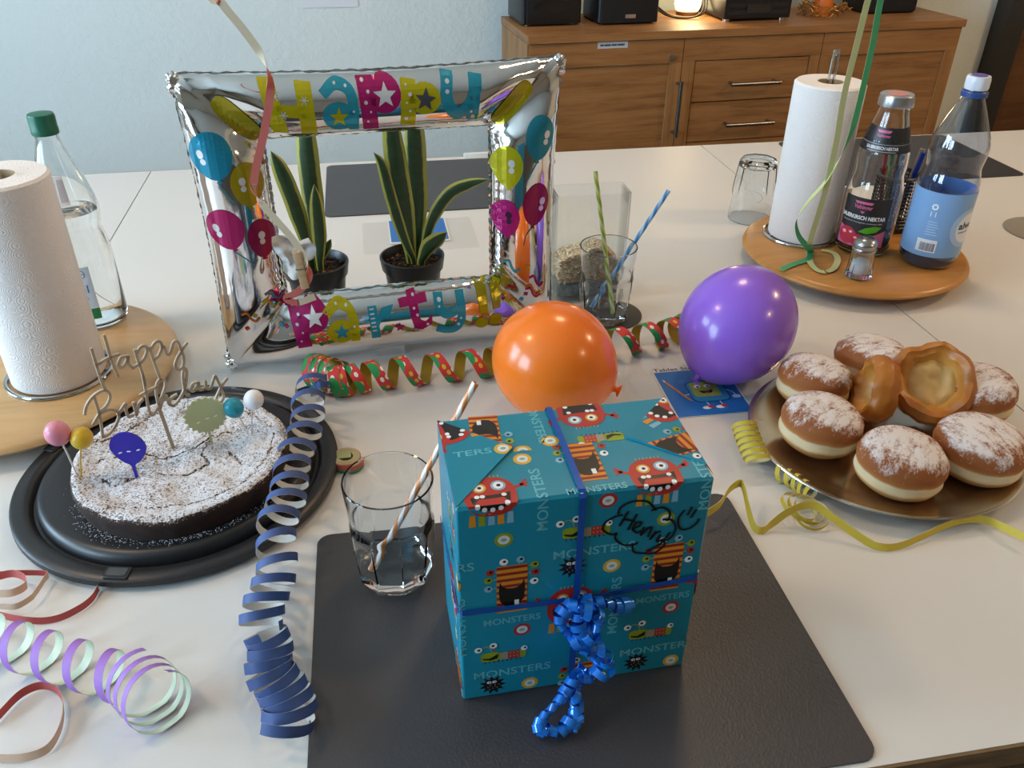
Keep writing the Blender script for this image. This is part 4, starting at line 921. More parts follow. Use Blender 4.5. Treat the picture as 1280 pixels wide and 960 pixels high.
def build_topper():
    t = thing('cake_topper', 'wooden script lettering topper standing in the cake', 'cake topper', (-0.244, 0.8097, 0.0), radians(28))
    w = wood('topper_wood', '9c8973', 'b3a089', 'c0ae98', (1, 1, 1), 0.7, 30.0)
    g = Geo()
    for s in TOPPER:
        P = cat([(p[0], 0, p[1]) for p in s], 6); g.ribbon(P, (0, 0, 1), 0.0026, 0.0026, 0, 0) if False else None
        N = len(P); vs = []
        for i in range(N):
            d = (P[min(i+1, N-1)]-P[max(i-1, 0)]).normalized(); n = Vector((-d.z, 0, d.x))*0.00135
            ext = d*(0.0008 if i == N-1 else (-0.0008 if i == 0 else 0))
            for sg, y in ((1, -.0015), (-1, -.0015), (-1, .0015), (1, .0015)):
                q = P[i]+n*sg+ext; vs.append((q.x, y, q.z))
        fs = [(i*4+j, i*4+(j+1) % 4, i*4+4+(j+1) % 4, i*4+4+j) for i in range(N-1) for j in range(4)]+[(3, 2, 1, 0), tuple(N*4-4+k for k in range(4))]
        g.add(vs, fs)
    g.build('lettering', w, t, smooth=False)
    a, b, c = STICK
    Geo().add([(x+dx, y, z) for x, z in ((a[0]-.001, a[1]+.002), (c[0], 0.040)) for dx, y in ((-.0019, -.0014), (.0019, -.0014), (.0019, .0014), (-.0019, .0014))], [(3, 2, 1, 0), (4, 5, 6, 7)]+[(j, (j+1) % 4, 4+(j+1) % 4, 4+j) for j in range(4)]).build('stick', w, t, smooth=False)
build_topper()
def ball_pick(base, heads, label):
    for (hx, hy, hz, r, col, lab) in heads:
        t = thing('balloon_pick', lab, 'cake pick', (base[0], base[1], 0.046), group='round balloon picks in the cake')
        d = Vector((hx-base[0], hy-base[1], hz-0.046)); ax = d.normalized()
        q = Vector((0, 0, 1)).rotation_difference(ax).to_matrix().to_4x4()
        g = Geo().ell((0, 0, 0), (r, r, r*1.12), 24, 16, fn=lambda p: Vector((p.x*(1-.14*max(0, -p.z)**2), p.y*(1-.14*max(0, -p.z)**2), p.z))).xform(Matrix.Translation(d) @ q); g.build('head', pm(col, 0.35, sss=0.1), t)
        Geo().tube([(0, 0, -0.012), tuple(d*0.5), tuple(d-ax*r)], 0.0009, 6).build('stick', pm('d8d4c8' if col != 'd8b02c' else 'c8a830', 0.5), t)
ball_pick((-0.3316, 0.7655), [(-.3373, .7655, .104, .0125, 'd9889c', 'pink round balloon pick at the left edge of the cake'), (-.3163, .7655, .0954, .0112, 'd8b02c', 'yellow round balloon pick at the left edge of the cake')], '')
ball_pick((-0.1600, 0.8168), [(-.1719, .8168, .0832, .0110, '1f93a6', 'teal round balloon pick at the right of the cake'), (-.149, .8168, .0915, .0110, 'e6e6ea', 'white round balloon pick at the right of the cake')], '')
def flat_picks():
    t = thing('balloon_pick', 'flat dark blue balloon pick with a tiny face', 'cake pick', (-0.2724, 0.7598, 0.046), radians(-6))
    m = pm('2a1fa6', 0.3)
    Geo().prism([(0.0185*cos(a)*(1-.24*max(0, -sin(a))), 0.036+0.0200*sin(a)*(1 if sin(a) > 0 else 1.05)) for a in [2*pi*k/40 for k in range(40)]], -0.0012, 0.0012, axis='y').build('head', m, t, smooth=False)
    Geo().add([(x, y, z) for z, w in ((-0.01, .0014), (0.012, .0016), (0.016, .0035)) for x, y in ((-w, -.0012), (w, -.0012), (w, .0012), (-w, .0012))], [(3, 2, 1, 0), (8, 9, 10, 11)]+[(l*4+j, l*4+(j+1) % 4, l*4+4+(j+1) % 4, l*4+4+j) for l in range(2) for j in range(4)]).build('stick', m, t, smooth=False)
    a = Art(); [a.disc(x, y, .0024, 'e8e8f0', 0, .0009, n=10, rot=r) for x, y, r in ((-.009, .031, 20), (.010, .034, 20), (.0, .0325, 0))]
    a.build('face', lambda x, y, h: (x, -.0013-h, y), t)
    t = thing('star_pick', 'flat pale green starburst pick beside the lettering', 'cake pick', (-0.2014, 0.8093, 0.046), radians(14))
    m = pm('b9bf8e', 0.4)
    Geo().prism([((0.0235 if k % 2 else 0.0205)*cos(pi*k/20), 0.036+(0.0235 if k % 2 else 0.0205)*sin(pi*k/20)) for k in range(40)], -0.0012, 0.0012, axis='y').build('head', m, t, smooth=False)
    Geo().box(-.0014, .0014, -.0011, .0011, -0.01, 0.0165).build('stick', m, t, smooth=False)
    a = Art(); [a.disc(x, y, .0024, 'f4f4e8', 0, .0008, n=10, rot=r) for x, y, r in ((-.009, .029, 25), (.010, .033, 15), (.001, .032, 0))]
    a.build('face', lambda x, y, h: (x, -.0013-h, y), t)
flat_picks()

# ================================================================== WOODEN TURNTABLES WITH BOTTLES AND PAPER ROLLS
TR, TL_ = (0.818, 1.240), (-0.4768, 1.0462)
def turntable(c, r, label, cols):
    t = thing('turntable', label, 'turntable', (c[0], c[1], 0), group='round wooden turntables')
    w = wood('birch_'+cols[0], *cols, (1, 9, 1), 0.32, 3.0, 0.05)
    Geo().lathe([(0, 0.0125), (r-0.055, 0.0125), (r-0.045, 0.0180), (r-0.006, 0.0190), (r, 0.0245), (r-0.002, 0.0285), (r-0.008, 0.032), (0, 0.032)], 96).build('board', w, t)
    Geo().lathe([(0, 0), (0.075, 0), (0.078, 0.004), (0.078, 0.0124), (0, 0.0124)], 48).build('base', pm('8a6a42', 0.5), t)
turntable(TR, 0.187, 'honey coloured round wooden turntable carrying juice and water bottles', ('9a6a30', 'b98040', 'c48c4a'))
turntable(TL_, 0.197, 'pale round wooden turntable at the left edge under a water bottle', ('b08a5c', 'c29c6c', 'cba878'))
SF = 0.032
def paper_roll(c, label, top):
    t = thing('paper_roll', label, 'paper roll', (c[0], c[1], SF+0.004), group='white kitchen paper rolls')
    m = MATS.get('kitchen_paper')
    if not m:
        m, nt, b = new_mat('embossed_paper'); MATS['kitchen_paper'] = m; v = nt.coord()
        vo = nt.add('ShaderNodeTexVoronoi'); vo.inputs['Scale'].default_value = 75; nt.link(v, vo.inputs['Vector'])
        sn = nt.math('SINE', nt.math('MULTIPLY', vo.outputs['Distance'], 38.0))
        b.inputs['Base Color'].default_value = srgb('ebe6e4'); b.inputs['Roughness'].default_value = 0.9; nt.bump(sn, 0.22, 0.0010, b)
    h = top-SF-0.004; r = 0.0565
    Geo().lathe([(0.021, 0), (r-.001, 0), (r, 0.002), (r, h-0.003), (r-0.003, h), (0.021, h)], 72, close=True).build('paper', m, t)
    Geo().lathe([(0.0195, 0), (0.021, 0), (0.021, h-.0005), (0.0195, h-.0005)], 32, close=True).build('core', pm('b39a78', 0.8), t)
    k = thing('roll_holder', 'chrome wire holder of the '+label.split(' on ')[-1].split(' beside ')[-1], 'holder', (c[0], c[1], SF))
    ch = pm('c8ccd0', 0.12, 1.0)
    Geo().tube([(0.063*cos(a), 0.063*sin(a), 0.0028) for a in [2*pi*i/60 for i in range(60)]], 0.0026, 8, closed=True).build('ring', ch, k)
    Geo().tube([(0.063, 0, .0022), (0.004, 0, .0022)], 0.002, 8).build('spoke', ch, k); Geo().tube([(-0.063, 0, .0022), (-0.004, 0, .0022)], 0.002, 8).build('spoke', ch, k)
    hh = h+0.045
    Geo().tube(cat([(-0.004, 0, 0.002), (-0.004, 0, hh*0.5), (-0.004, 0, hh-0.006), (0, 0, hh), (0.004, 0, hh-0.006), (0.004, 0, hh*0.5), (0.004, 0, 0.002)], 6), 0.0024, 8).build('rod', ch, k)
    k['label'] = label.split('|')[1]; t['label'] = label.split('|')[0]
paper_roll((0.750, 1.303), 'white kitchen paper roll on the right turntable|chrome wire holder through the right kitchen paper roll', 0.297)
paper_roll((-0.4182, 1.0136), 'white kitchen paper roll cut off by the left picture edge|chrome wire holder through the left kitchen paper roll', 0.297)

def facing(x, y): return atan2(-y, -x)
def perlen(r, h):   # outline of a beaded mineral water bottle, (r, z) scaled
    k = r/0.0405; s = h/0.272
    return [(a*k, z*s) for a, z in ((.034, .001), (.0385, .004), (.0405, .012), (.0405, .10), (.0400, .116), (.0375, .130), (.0352, .141), (.0365, .150), (.0388, .160), (.0390, .170), (.0375, .182), (.032, .204), (.0245, .228), (.0175, .250), (.0142, .262), (.0138, .272))]
def glass_bottle():
    x, y = -0.4047, 1.166
    t = thing('water_bottle', 'clear glass water bottle with a green cap on the left turntable', 'bottle', (x, y, SF))
    out = perlen(0.0405, 0.272); inn = [(max(a-.0028, .002), z+(.004 if i < 2 else 0)) for i, (a, z) in enumerate(out)]
    cg = clear_glass('bottle_glass', 'fafdfb', 0.9)
    def beads(th, r, z):
        if 0.157 < z < 0.176: return r+0.0006*max(0, sin(30*th))*max(0, sin((z-.157)/.019*2*pi)), z
        return r, z
    Geo().lathe([(0, .003)]+out+inn[::-1]+[(0, .007)], 64, mod=beads).build('glass', thick_glass('bottle_solid_glass', 'fefffe', 1.42), t)
    wz = 0.166; wat = [(a, z) for a, z in inn if z < wz]; rr = inn[8][0]
    m = thick_glass('water', 'ffffff', 1.33)
    Geo().lathe([(0, .0075)]+[(a-.0003, max(z, .0075)) for a, z in wat]+[(rr-.0003, wz), (0, wz)], 56).build('water', m, t)
    ph = facing(x, y)
    Geo().lathe([(0, .268), (.0160, .268), (.0165, .270), (.0165, .275), (.0158, .2765), (.0162, .290), (.0152, .2935), (0, .2945)], 48, mod=lambda th, r, z: (r+(.0003 if .276 < z < .291 and sin(40*th) > 0 else 0), z)).build('cap', pm('0d6148', 0.45), t)
    a = Art(); a.rect(-.052, .004, .020, .098, 'cfdcea', 0); a.rect(-.052, .004, .020, .036, '23824e', 1); a.disc(-.010, .088, .0075, '6a93bd', 1, .007); a.disc(-.010, .088, .0062, 'dfe8f2', 2, .0058); a.rect(-.0155, -.0045, .0872, .0888, '5f86b0', 3)
    a.disc(-.012, .052, .006, '3f6fb0', 1, .006); a.text('el', -.008, .066, 0, '2c5fa6', 2, width=.010, height=.012); a.poly([(-.052, .098), (-.026, .098), (-.018, .070), (-.024, .036), (-.052, .036)], '4f86c0', 1)
    a.build('body_label', wrap_cyl(.0407, ph), t, grid=(.004, 0))
    nr = .0300
    def neck(px, py, h):
        r = .0365-(py-.186)*.30+.0008+h; return (r*cos(ph+px/.03), r*sin(ph+px/.03), py)
    a = Art(); a.rect(-.030, .004, .186, .220, 'd6dfe8', 0); a.rect(-.030, -.006, .186, .191, '23824e', 1); a.disc(-.017, .213, .006, '3f6fb0', 1, .007); a.disc(-.018, .199, .0055, '4a7fc0', 1, .005); a.rect(-.006, .004, .184, .220, 'e6e2e4', 2)
    for k in range(5): a.rect(-.004+.0016*k, -.0034+.0016*k, .188, .216, '9a8f9a', 3)
    a.build('neck_label', neck, t, grid=(.004, .006))
glass_bottle()
def pet_bottle():
    x, y = 0.909, 1.165
    t = thing('water_bottle', 'bluish plastic water bottle with a white cap and light blue label', 'bottle', (x, y, SF)); ph = facing(x, y)
    out = [(.036, .001), (.0425, .005), (.0455, .014), (.0458, .024), (.0458, .130), (.0452, .142), (.0425, .153), (.0405, .162), (.0415, .171), (.0432, .182), (.0432, .192), (.0415, .203), (.0355, .222), (.0265, .244), (.0185, .262), (.0150, .271), (.0142, .279)]
    m = clear_glass('blue_plastic', 'e6eefa', 0.9, 2.2)
    def beads(th, r, z):
        if 0.176 < z < 0.225: return r+0.0011*max(0, sin(26*th+90*z))*max(0, sin((z-.176)*520)), z
        return r, z
    Geo().lathe([(0, .003)]+out, 72, mod=beads).build('plastic', m, t)
    Geo().lathe([(0, .004), (.040, .004), (.0445, .014), (.0448, .020), (0, .020)], 48).build('water', pm('4a6a88', 0.1, 0, trans=0.75, ior=1.33), t)
    Geo().lathe([(0.0150, .268), (.0188, .269), (.0190, .276), (.0165, .278), (0.0150, .277)], 40, close=True).build('cap_ring', pm('2a4a86', 0.35), t)
    Geo().lathe([(0, .2795), (.0165, .2795), (.0172, .282), (.0172, .294), (.0160, .2985), (0, .2995)], 44, mod=lambda th, r, z: (r+(.0004 if .281 < z < .295 and sin(36*th) > 0 else 0), z)).build('cap', pm('d8dde6', 0.4), t)
    Geo().lathe([(0, .2996), (.0115, .2996), (.0115, .3000), (0, .3000)], 28).build('cap_print', pm('6a5aa8', 0.5), t)
    g = Geo(); n = 64; r = .0463
    pts = [(r*cos(2*pi*k/n), r*sin(2*pi*k/n)) for k in range(n)]
    g.add([(a, b, z) for z in (.024, .130) for a, b in pts]+[(a*.992, b*.992, z) for z in (.024, .130) for a, b in pts], [(k, (k+1) % n, n+(k+1) % n, n+k) for k in range(n)]+[(2*n+k, 3*n+k, 3*n+(k+1) % n, 2*n+(k+1) % n) for k in range(n)]+[(n+k, n+(k+1) % n, 3*n+(k+1) % n, 3*n+k) for k in range(n)]+[(k, 2*n+k, 2*n+(k+1) % n, (k+1) % n) for k in range(n)])
    lb = g.build('label_sleeve', pm('7fa9d8', 0.35), t)
    a = Art(); a.rect(-.0215, .009, .032, .053, 'e4e8ee', 0)
    rnd = random.Random(8); xx = -.016
    while xx < .006: w = rnd.choice((.0005, .0008, .0012)); a.rect(xx, xx+w, .034, .0475, '3a3f55', 1); xx += w+rnd.choice((.0005, .0009))
    a.disc(.054, .073, .031, 'a9c6e8', 0, .032, n=36); a.disc(.056, .073, .0235, 'dfe6ee', 1, .025, n=32)
    a.text('alwa', .053, .078, 0, '16203c', 2, bold=.03, width=.034, height=.012); a.rect(.038, .062, .0655, .0680, '8a98b0', 2)
    a.star(-.008, .107, .006, .0042, 8, 'eef4fa', 0); a.disc(-.008, .107, .0025, '7fa9d8', 1, n=12)
    for dx in (-.0115, -.0045): a.rect(dx-.0006, dx+.0006, .091, .099, 'eef4fa', 0)
    for k in range(6): a.rect(-.013, .001+.002*(k % 3), .082-.0042*k, .0832-.0042*k, 'b8d2ee', 0)
    a.build('label_print', wrap_cyl(.0464, ph), lb, grid=(.004, 0))
pet_bottle()
def juice_bottle():
    x, y = 0.8256, 1.229
    t = thing('juice_bottle', 'glass cherry nectar bottle with a black label and dark juice rest', 'bottle', (x, y, SF)); ph = facing(x, y)
    out = [(.036, .001), (.0415, .004), (.0445, .012), (.0455, .022), (.0455, .098), (.0448, .108), (.0415, .124), (.0392, .134), (.0400, .145), (.0405, .156), (.0395, .170), (.0350, .192), (.0290, .214), (.0245, .232), (.0232, .240), (.0240, .246), (.0240, .250)]
    inn = [(max(a-.0026, .002), z+(.004 if i < 2 else 0)) for i, (a, z) in enumerate(out)]
    Geo().lathe([(0, .003)]+out+inn[::-1]+[(0, .007)], 64).build('glass', thick_glass('bottle_solid_glass', 'fefffe', 1.42), t)
    Geo().lathe([(0, .0075), (.0385, .0075), (.0412, .012), (.0424, .022), (.0424, .028), (0, .028)], 48).build('juice', pm('1c0a08', 0.1), t)
    Geo().lathe([(.0238, .243), (.0272, .243), (.0275, .247), (.0268, .254), (.0262, .259), (.0245, .2605), (.0, .2605), (0, .2515), (.0238, .2515)], 48).build('cap', pm('b9bcc0', 0.25, 0.9), t)
    Geo().lathe([(0, .2606), (.0165, .2606), (.0165, .2610), (0, .2610)], 32).build('cap_print', pm('c88a84', 0.5), t)
    K, PK = '1d1c1f', 'c2527c'
    a = Art(); X0, X1 = -.046, .034; Z0, Z1 = .020, .103
    a.rect(X0, X1, Z0, Z1, K, 0)
    a.poly([(X0, Z0), (X1, Z0), (X1, .050), (.018, .043), (-.004, .036), (-.026, .046), (X0, .052)], 'b85a80', 1)
    a.poly([(-.026, .097), (.005, .097), (.002, .093), (-.023, .093)], 'd0608a', 1); a.text('Vaihinger', -.0105, .087, 0, 'd0608a', 1, bold=.02, width=.030, height=.009); a.poly([(-.014, .081), (-.006, .081), (-.010, .077)], 'd0608a', 1)
    a.text('SAUERKIRSCH NEKTAR', -.009, .070, 0, 'ececec', 1, bold=.025, width=.076, height=.0068); a.text('Sauerkirsch-Fruchtgehalt mindestens 50%', -.008, .0615, 0, 'c8c8c8', 1, width=.066, height=.0028)
    a.disc(-.028, .036, .0165, 'b02036', 2, .015, n=28); a.disc(-.008, .031, .012, 'a81a30', 3, .011, n=24); a.disc(-.034, .041, .004, 'e8a0a8', 4, .003); a.disc(-.022, .043, .003, 'e8b0b4', 4, .002); a.disc(-.012, .035, .003, 'e8a0a8', 5, .002)
    a.poly([(-.010, .046), (.000, .054), (.014, .058), (.026, .056), (.018, .048), (.004, .044)], '4f9a22', 4); a.poly([(-.002, .041), (.012, .043), (.018, .035), (.016, .026), (.006, .032)], '3d8a1e', 4)
    a.build('body_label', wrap_cyl(.0457, ph), t, grid=(.004, 0))
    def neck(px, py, h):
        r = .0400-(py-.168)*.255+.0010+h; return (r*cos(ph+px/.033), r*sin(ph+px/.033), py)
    a = Art(); a.rect(-.050, .050, .176, .214, '232225', 0); a.rect(-.050, .050, .1885, .1895, '8a8a8a', 1); a.poly([(-.018, .210), (.006, .210), (.003, .206), (-.016, .206)], 'd0608a', 1); a.text('Vaihinger', -.006, .201, 0, 'd0608a', 1, bold=.02, width=.022, height=.006)
    a.text('SAUERKIRSCH NEKTAR', -.004, .1835, 0, 'e8e8e8', 1, bold=.02, width=.046, height=.005); a.rect(-.024, .016, .1778, .1790, '9a9a9a', 1)
    a.build('neck_label', neck, t, grid=(.004, .006))
juice_bottle()
def salt_shaker():
    t = thing('salt_shaker', 'small fluted glass salt shaker with a metal lid', 'salt shaker', (0.763, 1.124, SF))
    flute = lambda th, r, z: (r*(1-.05*abs(sin(7*th))) if z < .044 else r, z)
    Geo().lathe([(0, .001), (.0195, .001), (.0215, .003), (.021, .008), (.0185, .040), (.0170, .046), (.0155, .046), (.0165, .040), (.0185, .010), (0, .008)], 56, mod=flute).build('glass', thick_glass(), t)
    Geo().lathe([(0, .0085), (.0145, .0085), (.0150, .014), (.0142, .026), (.010, .030), (0, .031)], 28).build('salt', pm('e4e6ea', 0.9), t)
    Geo().lathe([(.0160, .0455), (.0185, .0455), (.0188, .050), (.0180, .0515), (.0186, .053), (.0180, .055), (.0185, .0565), (.0175, .060), (.012, .066), (0, .0685)], 36).build('lid', pm('a8aaac', 0.25, 1.0), t)
salt_shaker()
def pen_cup():
    t = thing('pen_cup', 'perforated dark metal pen cup behind the juice bottle', 'pen cup', (0.925, 1.315, SF))
    g = Geo(); r = .036
    Geo().lathe([(0, .002), (r, .002), (r, .008), (r+.0008, .008), (r+.0008, 0), (0, 0)], 40).build('base', pm('3a3c40', 0.4, 0.8), t)
    for i in range(14): g.tube([(r*cos(2*pi*k/44), r*sin(2*pi*k/44), .010+.0066*i) for k in range(44)], .0014, 4, closed=True)
    for k in range(36): a = 2*pi*k/36; g.tube([(r*cos(a), r*sin(a), .004), (r*cos(a), r*sin(a), .100)], .0013, 4)
    g.tube([(r*cos(2*pi*k/44), r*sin(2*pi*k/44), .100) for k in range(44)], .0024, 6, closed=True); g.build('mesh_wall', pm('55585c', 0.35, 0.9), t)
    for dx, dy, tx, ty, col, lab in ((.012, -.016, .020, -.022, '1f3fae', 'blue ballpoint pen at the right of the pen cup'), (.020, -.004, .030, -.002, '9a9488', 'silver grey ballpoint pen in the pen cup'), (-.014, -.010, -.030, -.012, '1f8a4a', 'green felt pen leaning left in the pen cup'), (-.004, -.018, -.012, -.026, '2a78b8', 'light blue felt pen in the pen cup'), (-.018, .010, -.024, .02, 'b02a3a', 'red felt pen in the pen cup'), (.004, .016, .016, .026, '16181c', 'black pen in the pen cup')):
        p = thing('pen', lab, 'pen', (0.925, 1.315, SF)); b0 = Vector((dx*.6, dy*.6, .004)); e = Vector((tx, ty, .142)); 
        Geo().tube([b0, b0.lerp(e, .1), b0.lerp(e, .7)], lambda q: .0015 if q < .02 else .0042, 10).build('barrel', pm(col, 0.3), p)
        Geo().tube([b0.lerp(e, .7), e], .0048, 10).build('cap', pm(col, 0.25), p)
        n = (e-b0).normalized(); o = Vector((0, -.0062, 0)); Geo().tube([b0.lerp(e, .74)+o, b0.lerp(e, .98)+o], .0012, 6).build('clip', pm('a0a4a8', 0.25, 0.9), p)
pen_cup()
def napkins():
    for k, (x, y, rz, lean, w, h, lab) in enumerate(((0.985, 1.272, -12, 24, .062, .060, 'folded white paper napkin fanned out right of the water bottle'), (0.978, 1.280, -16, 16, .060, .064, 'second folded white napkin behind the fanned one'), (0.8235, 1.345, 10, 6, .046, .066, 'folded white napkin standing between roll and juice bottle'))):
        t = thing('napkin', lab, 'napkin', (x, y, SF), radians(rz), 'white paper napkins')
        for j in range(4):
            M = Matrix.Rotation(radians(lean-3*j), 4, 'Y') @ Matrix.Translation((0, .0018*j, 0))
            g = Geo().prism([(-w/2, 0), (w/2, 0), (w/2-.004*j, h-.002*j), (-w/2, h)], -.0006, .0006, axis='y').xform(M)
            low = min(v[2] for v in g.v); g.xform(Matrix.Translation((0, 0, -low))); g.build('fold', pm('e6ddd2', 0.8), t, smooth=False)
napkins()

# ================================================================== GLASSES, STRAWS, VASE
def tumbler(c, z0, label, inverted=False, mat=None, seg=108, facets=9, H=.120, rr=.0425, rb=.031, group=None):
    t = thing('drinking_glass', label, 'glass', (c[0], c[1], z0), group='faceted drinking glasses')
    def f(th, r, z):
        k = max(0.0, min(1.0, (0.074-z)/0.012)) if z < .074 else 0.0
        a = (th*facets/(2*pi)) % 1.0-0.5; poly = cos(pi/facets)/cos(a*2*pi/facets)
        return r*(1+(poly*1.06-1)*k), z
    R = lambda z: rb+(rr-rb)*(z/H)**0.85
    out = [(R(z)+.0016*max(0, min(1, (.078-z)/.008)), z) for z in (.004, .010, .016, .025, .040, .055, .066, .070, .074, .078, .084, .096, .108)]+[(rr-.0002, H-.0012), (rr-.0010, H)]
    inn = [(R(z)-.0018, z) for z in (.108, .09, .076, .06, .04, .024, .017)]
    g = Geo().lathe([(0, .0), (rb-.004, .0), (rb-.0005, .002)]+out+[(rr-.0022, H-.0008)]+inn+[(rb-.006, .0145), (0, .0135)], seg, mod=lambda th, r, z: f(th, r, z))
    g.sharp = 24
    if inverted: g.xform(Matrix.Translation((0, 0, H)) @ Matrix.Rotation(pi, 4, 'X'))
    g.build('glass', mat or thick_glass(), t)
    return t
tumbler((-0.008, 0.6135), 0.0028, 'clear faceted drinking glass with an orange striped straw', mat=thick_glass())
tumbler((0.336, 1.103), 0.0036, 'clear faceted glass holding green and blue straws')
tumbler((0.7314, 1.4708), 0.0004, 'clear drinking glass turned upside down beside the right turntable', True)
tag(Geo().lathe([(0, 0), (.049, 0), (.050, .001), (.050, .0025), (.049, .0032), (0, .0032)], 64).build('coaster', pm('3a3834', 0.6), None, (0.349, 1.117, T+.0002)), 'dark round coaster under the glass with straws', 'coaster')
tag(Geo().lathe([(0, 0), (.069, 0), (.070, .0015), (.069, .0022), (0, .0022)], 64).build('coaster', pm('8f877b', 0.8), None, (1.262, 1.318, T+.0002)), 'grey round flat disc cut off by the right picture edge', 'coaster')  # thin grey disc lying flat on the right table
def straw(a, b, c1, c2, label):
    A, B = Vector(a), Vector(b); m, nt, bs = new_mat('striped_straw'); t = nt.n.new('ShaderNodeUVMap'); sp = nt.add('ShaderNodeSeparateXYZ'); nt.link(t.outputs[0], sp.inputs[0])
    s = nt.math('FRACT', nt.math('ADD', nt.math('MULTIPLY', sp.outputs[0], 2.0), sp.outputs[1])); nt.link(nt.ramp(s, [(0.0, c1), (0.5, c2)], 'CONSTANT'), bs.inputs['Base Color']); bs.inputs['Roughness'].default_value = 0.3
    g = Geo(); n, L = 20, 40; d = (B-A); t0 = d.normalized(); u = t0.orthogonal().normalized(); v = t0.cross(u); r, ri = .0033, .0028; vs = []; fs = []; uv = []
    for i in range(L+1):
        p = A.lerp(B, i/L)-A
        for rad in (r, ri): vs += [p+u*rad*cos(2*pi*k/n)+v*rad*sin(2*pi*k/n) for k in range(n)]
    ln = d.length/.024
    for i in range(L):
        for k in range(n):
            k2 = (k+1) % n; a0 = i*2*n
            q = ((k/n, ln*i/L), ((k+1)/n, ln*i/L), ((k+1)/n, ln*(i+1)/L), (k/n, ln*(i+1)/L))
            fs.append((a0+k, a0+k2, a0+2*n+k2, a0+2*n+k)); uv.append(q); fs.append((a0+n+k, a0+3*n+k, a0+3*n+k2, a0+n+k2)); uv.append((q[0], q[3], q[2], q[1]))
    for i in (0, L): 
        for k in range(n): k2 = (k+1) % n; a0 = i*2*n; fs.append((a0+k, a0+n+k, a0+n+k2, a0+k2)); uv.append(((0, 0), (0, 0), (0, 0), (0, 0)))
    g.add(vs, fs, 0, uv); o = g.build('drinking_straw', m, None, (A.x, A.y, A.z+T)); return tag(o, label, 'straw', 'striped drinking straws')
straw((-.030, .607, .0195), (.079, .642, .2005), 'e08a48', 'f2e6dc', 'orange and white striped straw leaning out of the front glass')
straw((.345, 1.087, .0205), (.318, 1.136, .2242), '9cb84a', 'd6dea0', 'green striped straw in the glass behind the orange balloon')
straw((.318, 1.110, .0205), (.4301, 1.1333, .1908), '3f8fd0', 'a8cfec', 'blue striped straw leaning right out of the back glass')
def vase():
    t = thing('glass_vase', 'rectangular clear glass vase partly filled with beige wood chips', 'vase', (0.3285, 1.192, 0)); w, h, th = .058, .178, .0035; wy = .027; g = Geo()
    def ring(hw, r, z, n=5):
        return [(sx*(hw-r)+r*cos(radians(a0+90*k/n)), sy*(hw-w+wy-r)+r*sin(radians(a0+90*k/n)), z) for sx, sy, a0 in ((1, 1, 0), (-1, 1, 90), (-1, -1, 180), (1, -1, 270)) for k in range(n+1)]
    rings = [ring(w-.002, .006, 0), ring(w, .008, .002), ring(w, .008, h-.001), ring(w-.001, .007, h), ring(w-th, .005, h-.001), ring(w-th, .005, .012)]
    N = len(rings[0]); vs = [p for r in rings for p in r]
    g.add(vs, [(i*N+k, i*N+(k+1) % N, (i+1)*N+(k+1) % N, (i+1)*N+k) for i in range(len(rings)-1) for k in range(N)]+[tuple(range(N-1, -1, -1)), tuple(range(5*N, 6*N))])
    g.build('glass', clear_glass('vase_glass', 'fdfefd', 1.0, 0.8), t)
    Geo().rbox(-w+th+.0004, w-th-.0004, -wy+th+.0004, wy-th-.0004, .0125, .030, .005, 4).build('glass_base_block', pm('8fa0a4', 0.4, mottled=(160, '5f7880')), t)  # opaque mottled block stands in for the bluish-grey glass base
    rnd = random.Random(12); g = Geo(); q = w-th-.004; qy = wy-th-.004
    for j in range(16):
        p_ = q-.004; xa, xb = -p_+2*p_*j/16, -p_+2*p_*(j+1)/16; xm = (xa+xb)/2; g.box(xa, xb, -qy+.0045, qy-.0045, .0305, .080-.024*(xm*xm)/(q*q)+.004*sin(90*xm))
    for k in range(4200):
        x, y = rnd.uniform(-q, q), (rnd.uniform(-qy, qy) if k % 2 else rnd.choice((-1, 1))*rnd.uniform(qy-.004, qy+.001)); top = .088-.024*(x*x)/(q*q)+.004*sin(90*x)
        z = rnd.uniform(.033, max(.034, top)) if rnd.random() < .45 else top+rnd.uniform(-.004, .001)
        if abs(y) < qy-.006 and abs(x) < q-.008 and z < top-.010: continue
        s = rnd.uniform(.0020, .0042); M = Matrix.Translation((x, y, z)) @ Matrix.Rotation(rnd.uniform(0, 6.3), 4, 'Z') @ Matrix.Rotation(rnd.uniform(-1, 1), 4, 'X'); mi = rnd.choice((0, 0, 1, 2))
        g.add([M @ Vector(p) for p in ((-s, 0, 0), (0, -s*.6, 0), (s, 0, 0), (0, s*.6, 0), (0, 0, s*.4), (0, 0, -s*.4))], [(0, 1, 4), (1, 2, 4), (2, 3, 4), (3, 0, 4), (1, 0, 5), (2, 1, 5), (3, 2, 5), (0, 3, 5)], mi)
    o = g.build('wood_chips', [pm('e2cfb0', 0.85), pm('f0e3ca', 0.85), pm('c0a680', 0.85)], None, (0.3285, 1.192, T), smooth=False); tag(o, 'beige wood chips filling the rectangular glass vase', 'wood chips', kind='stuff')
vase()

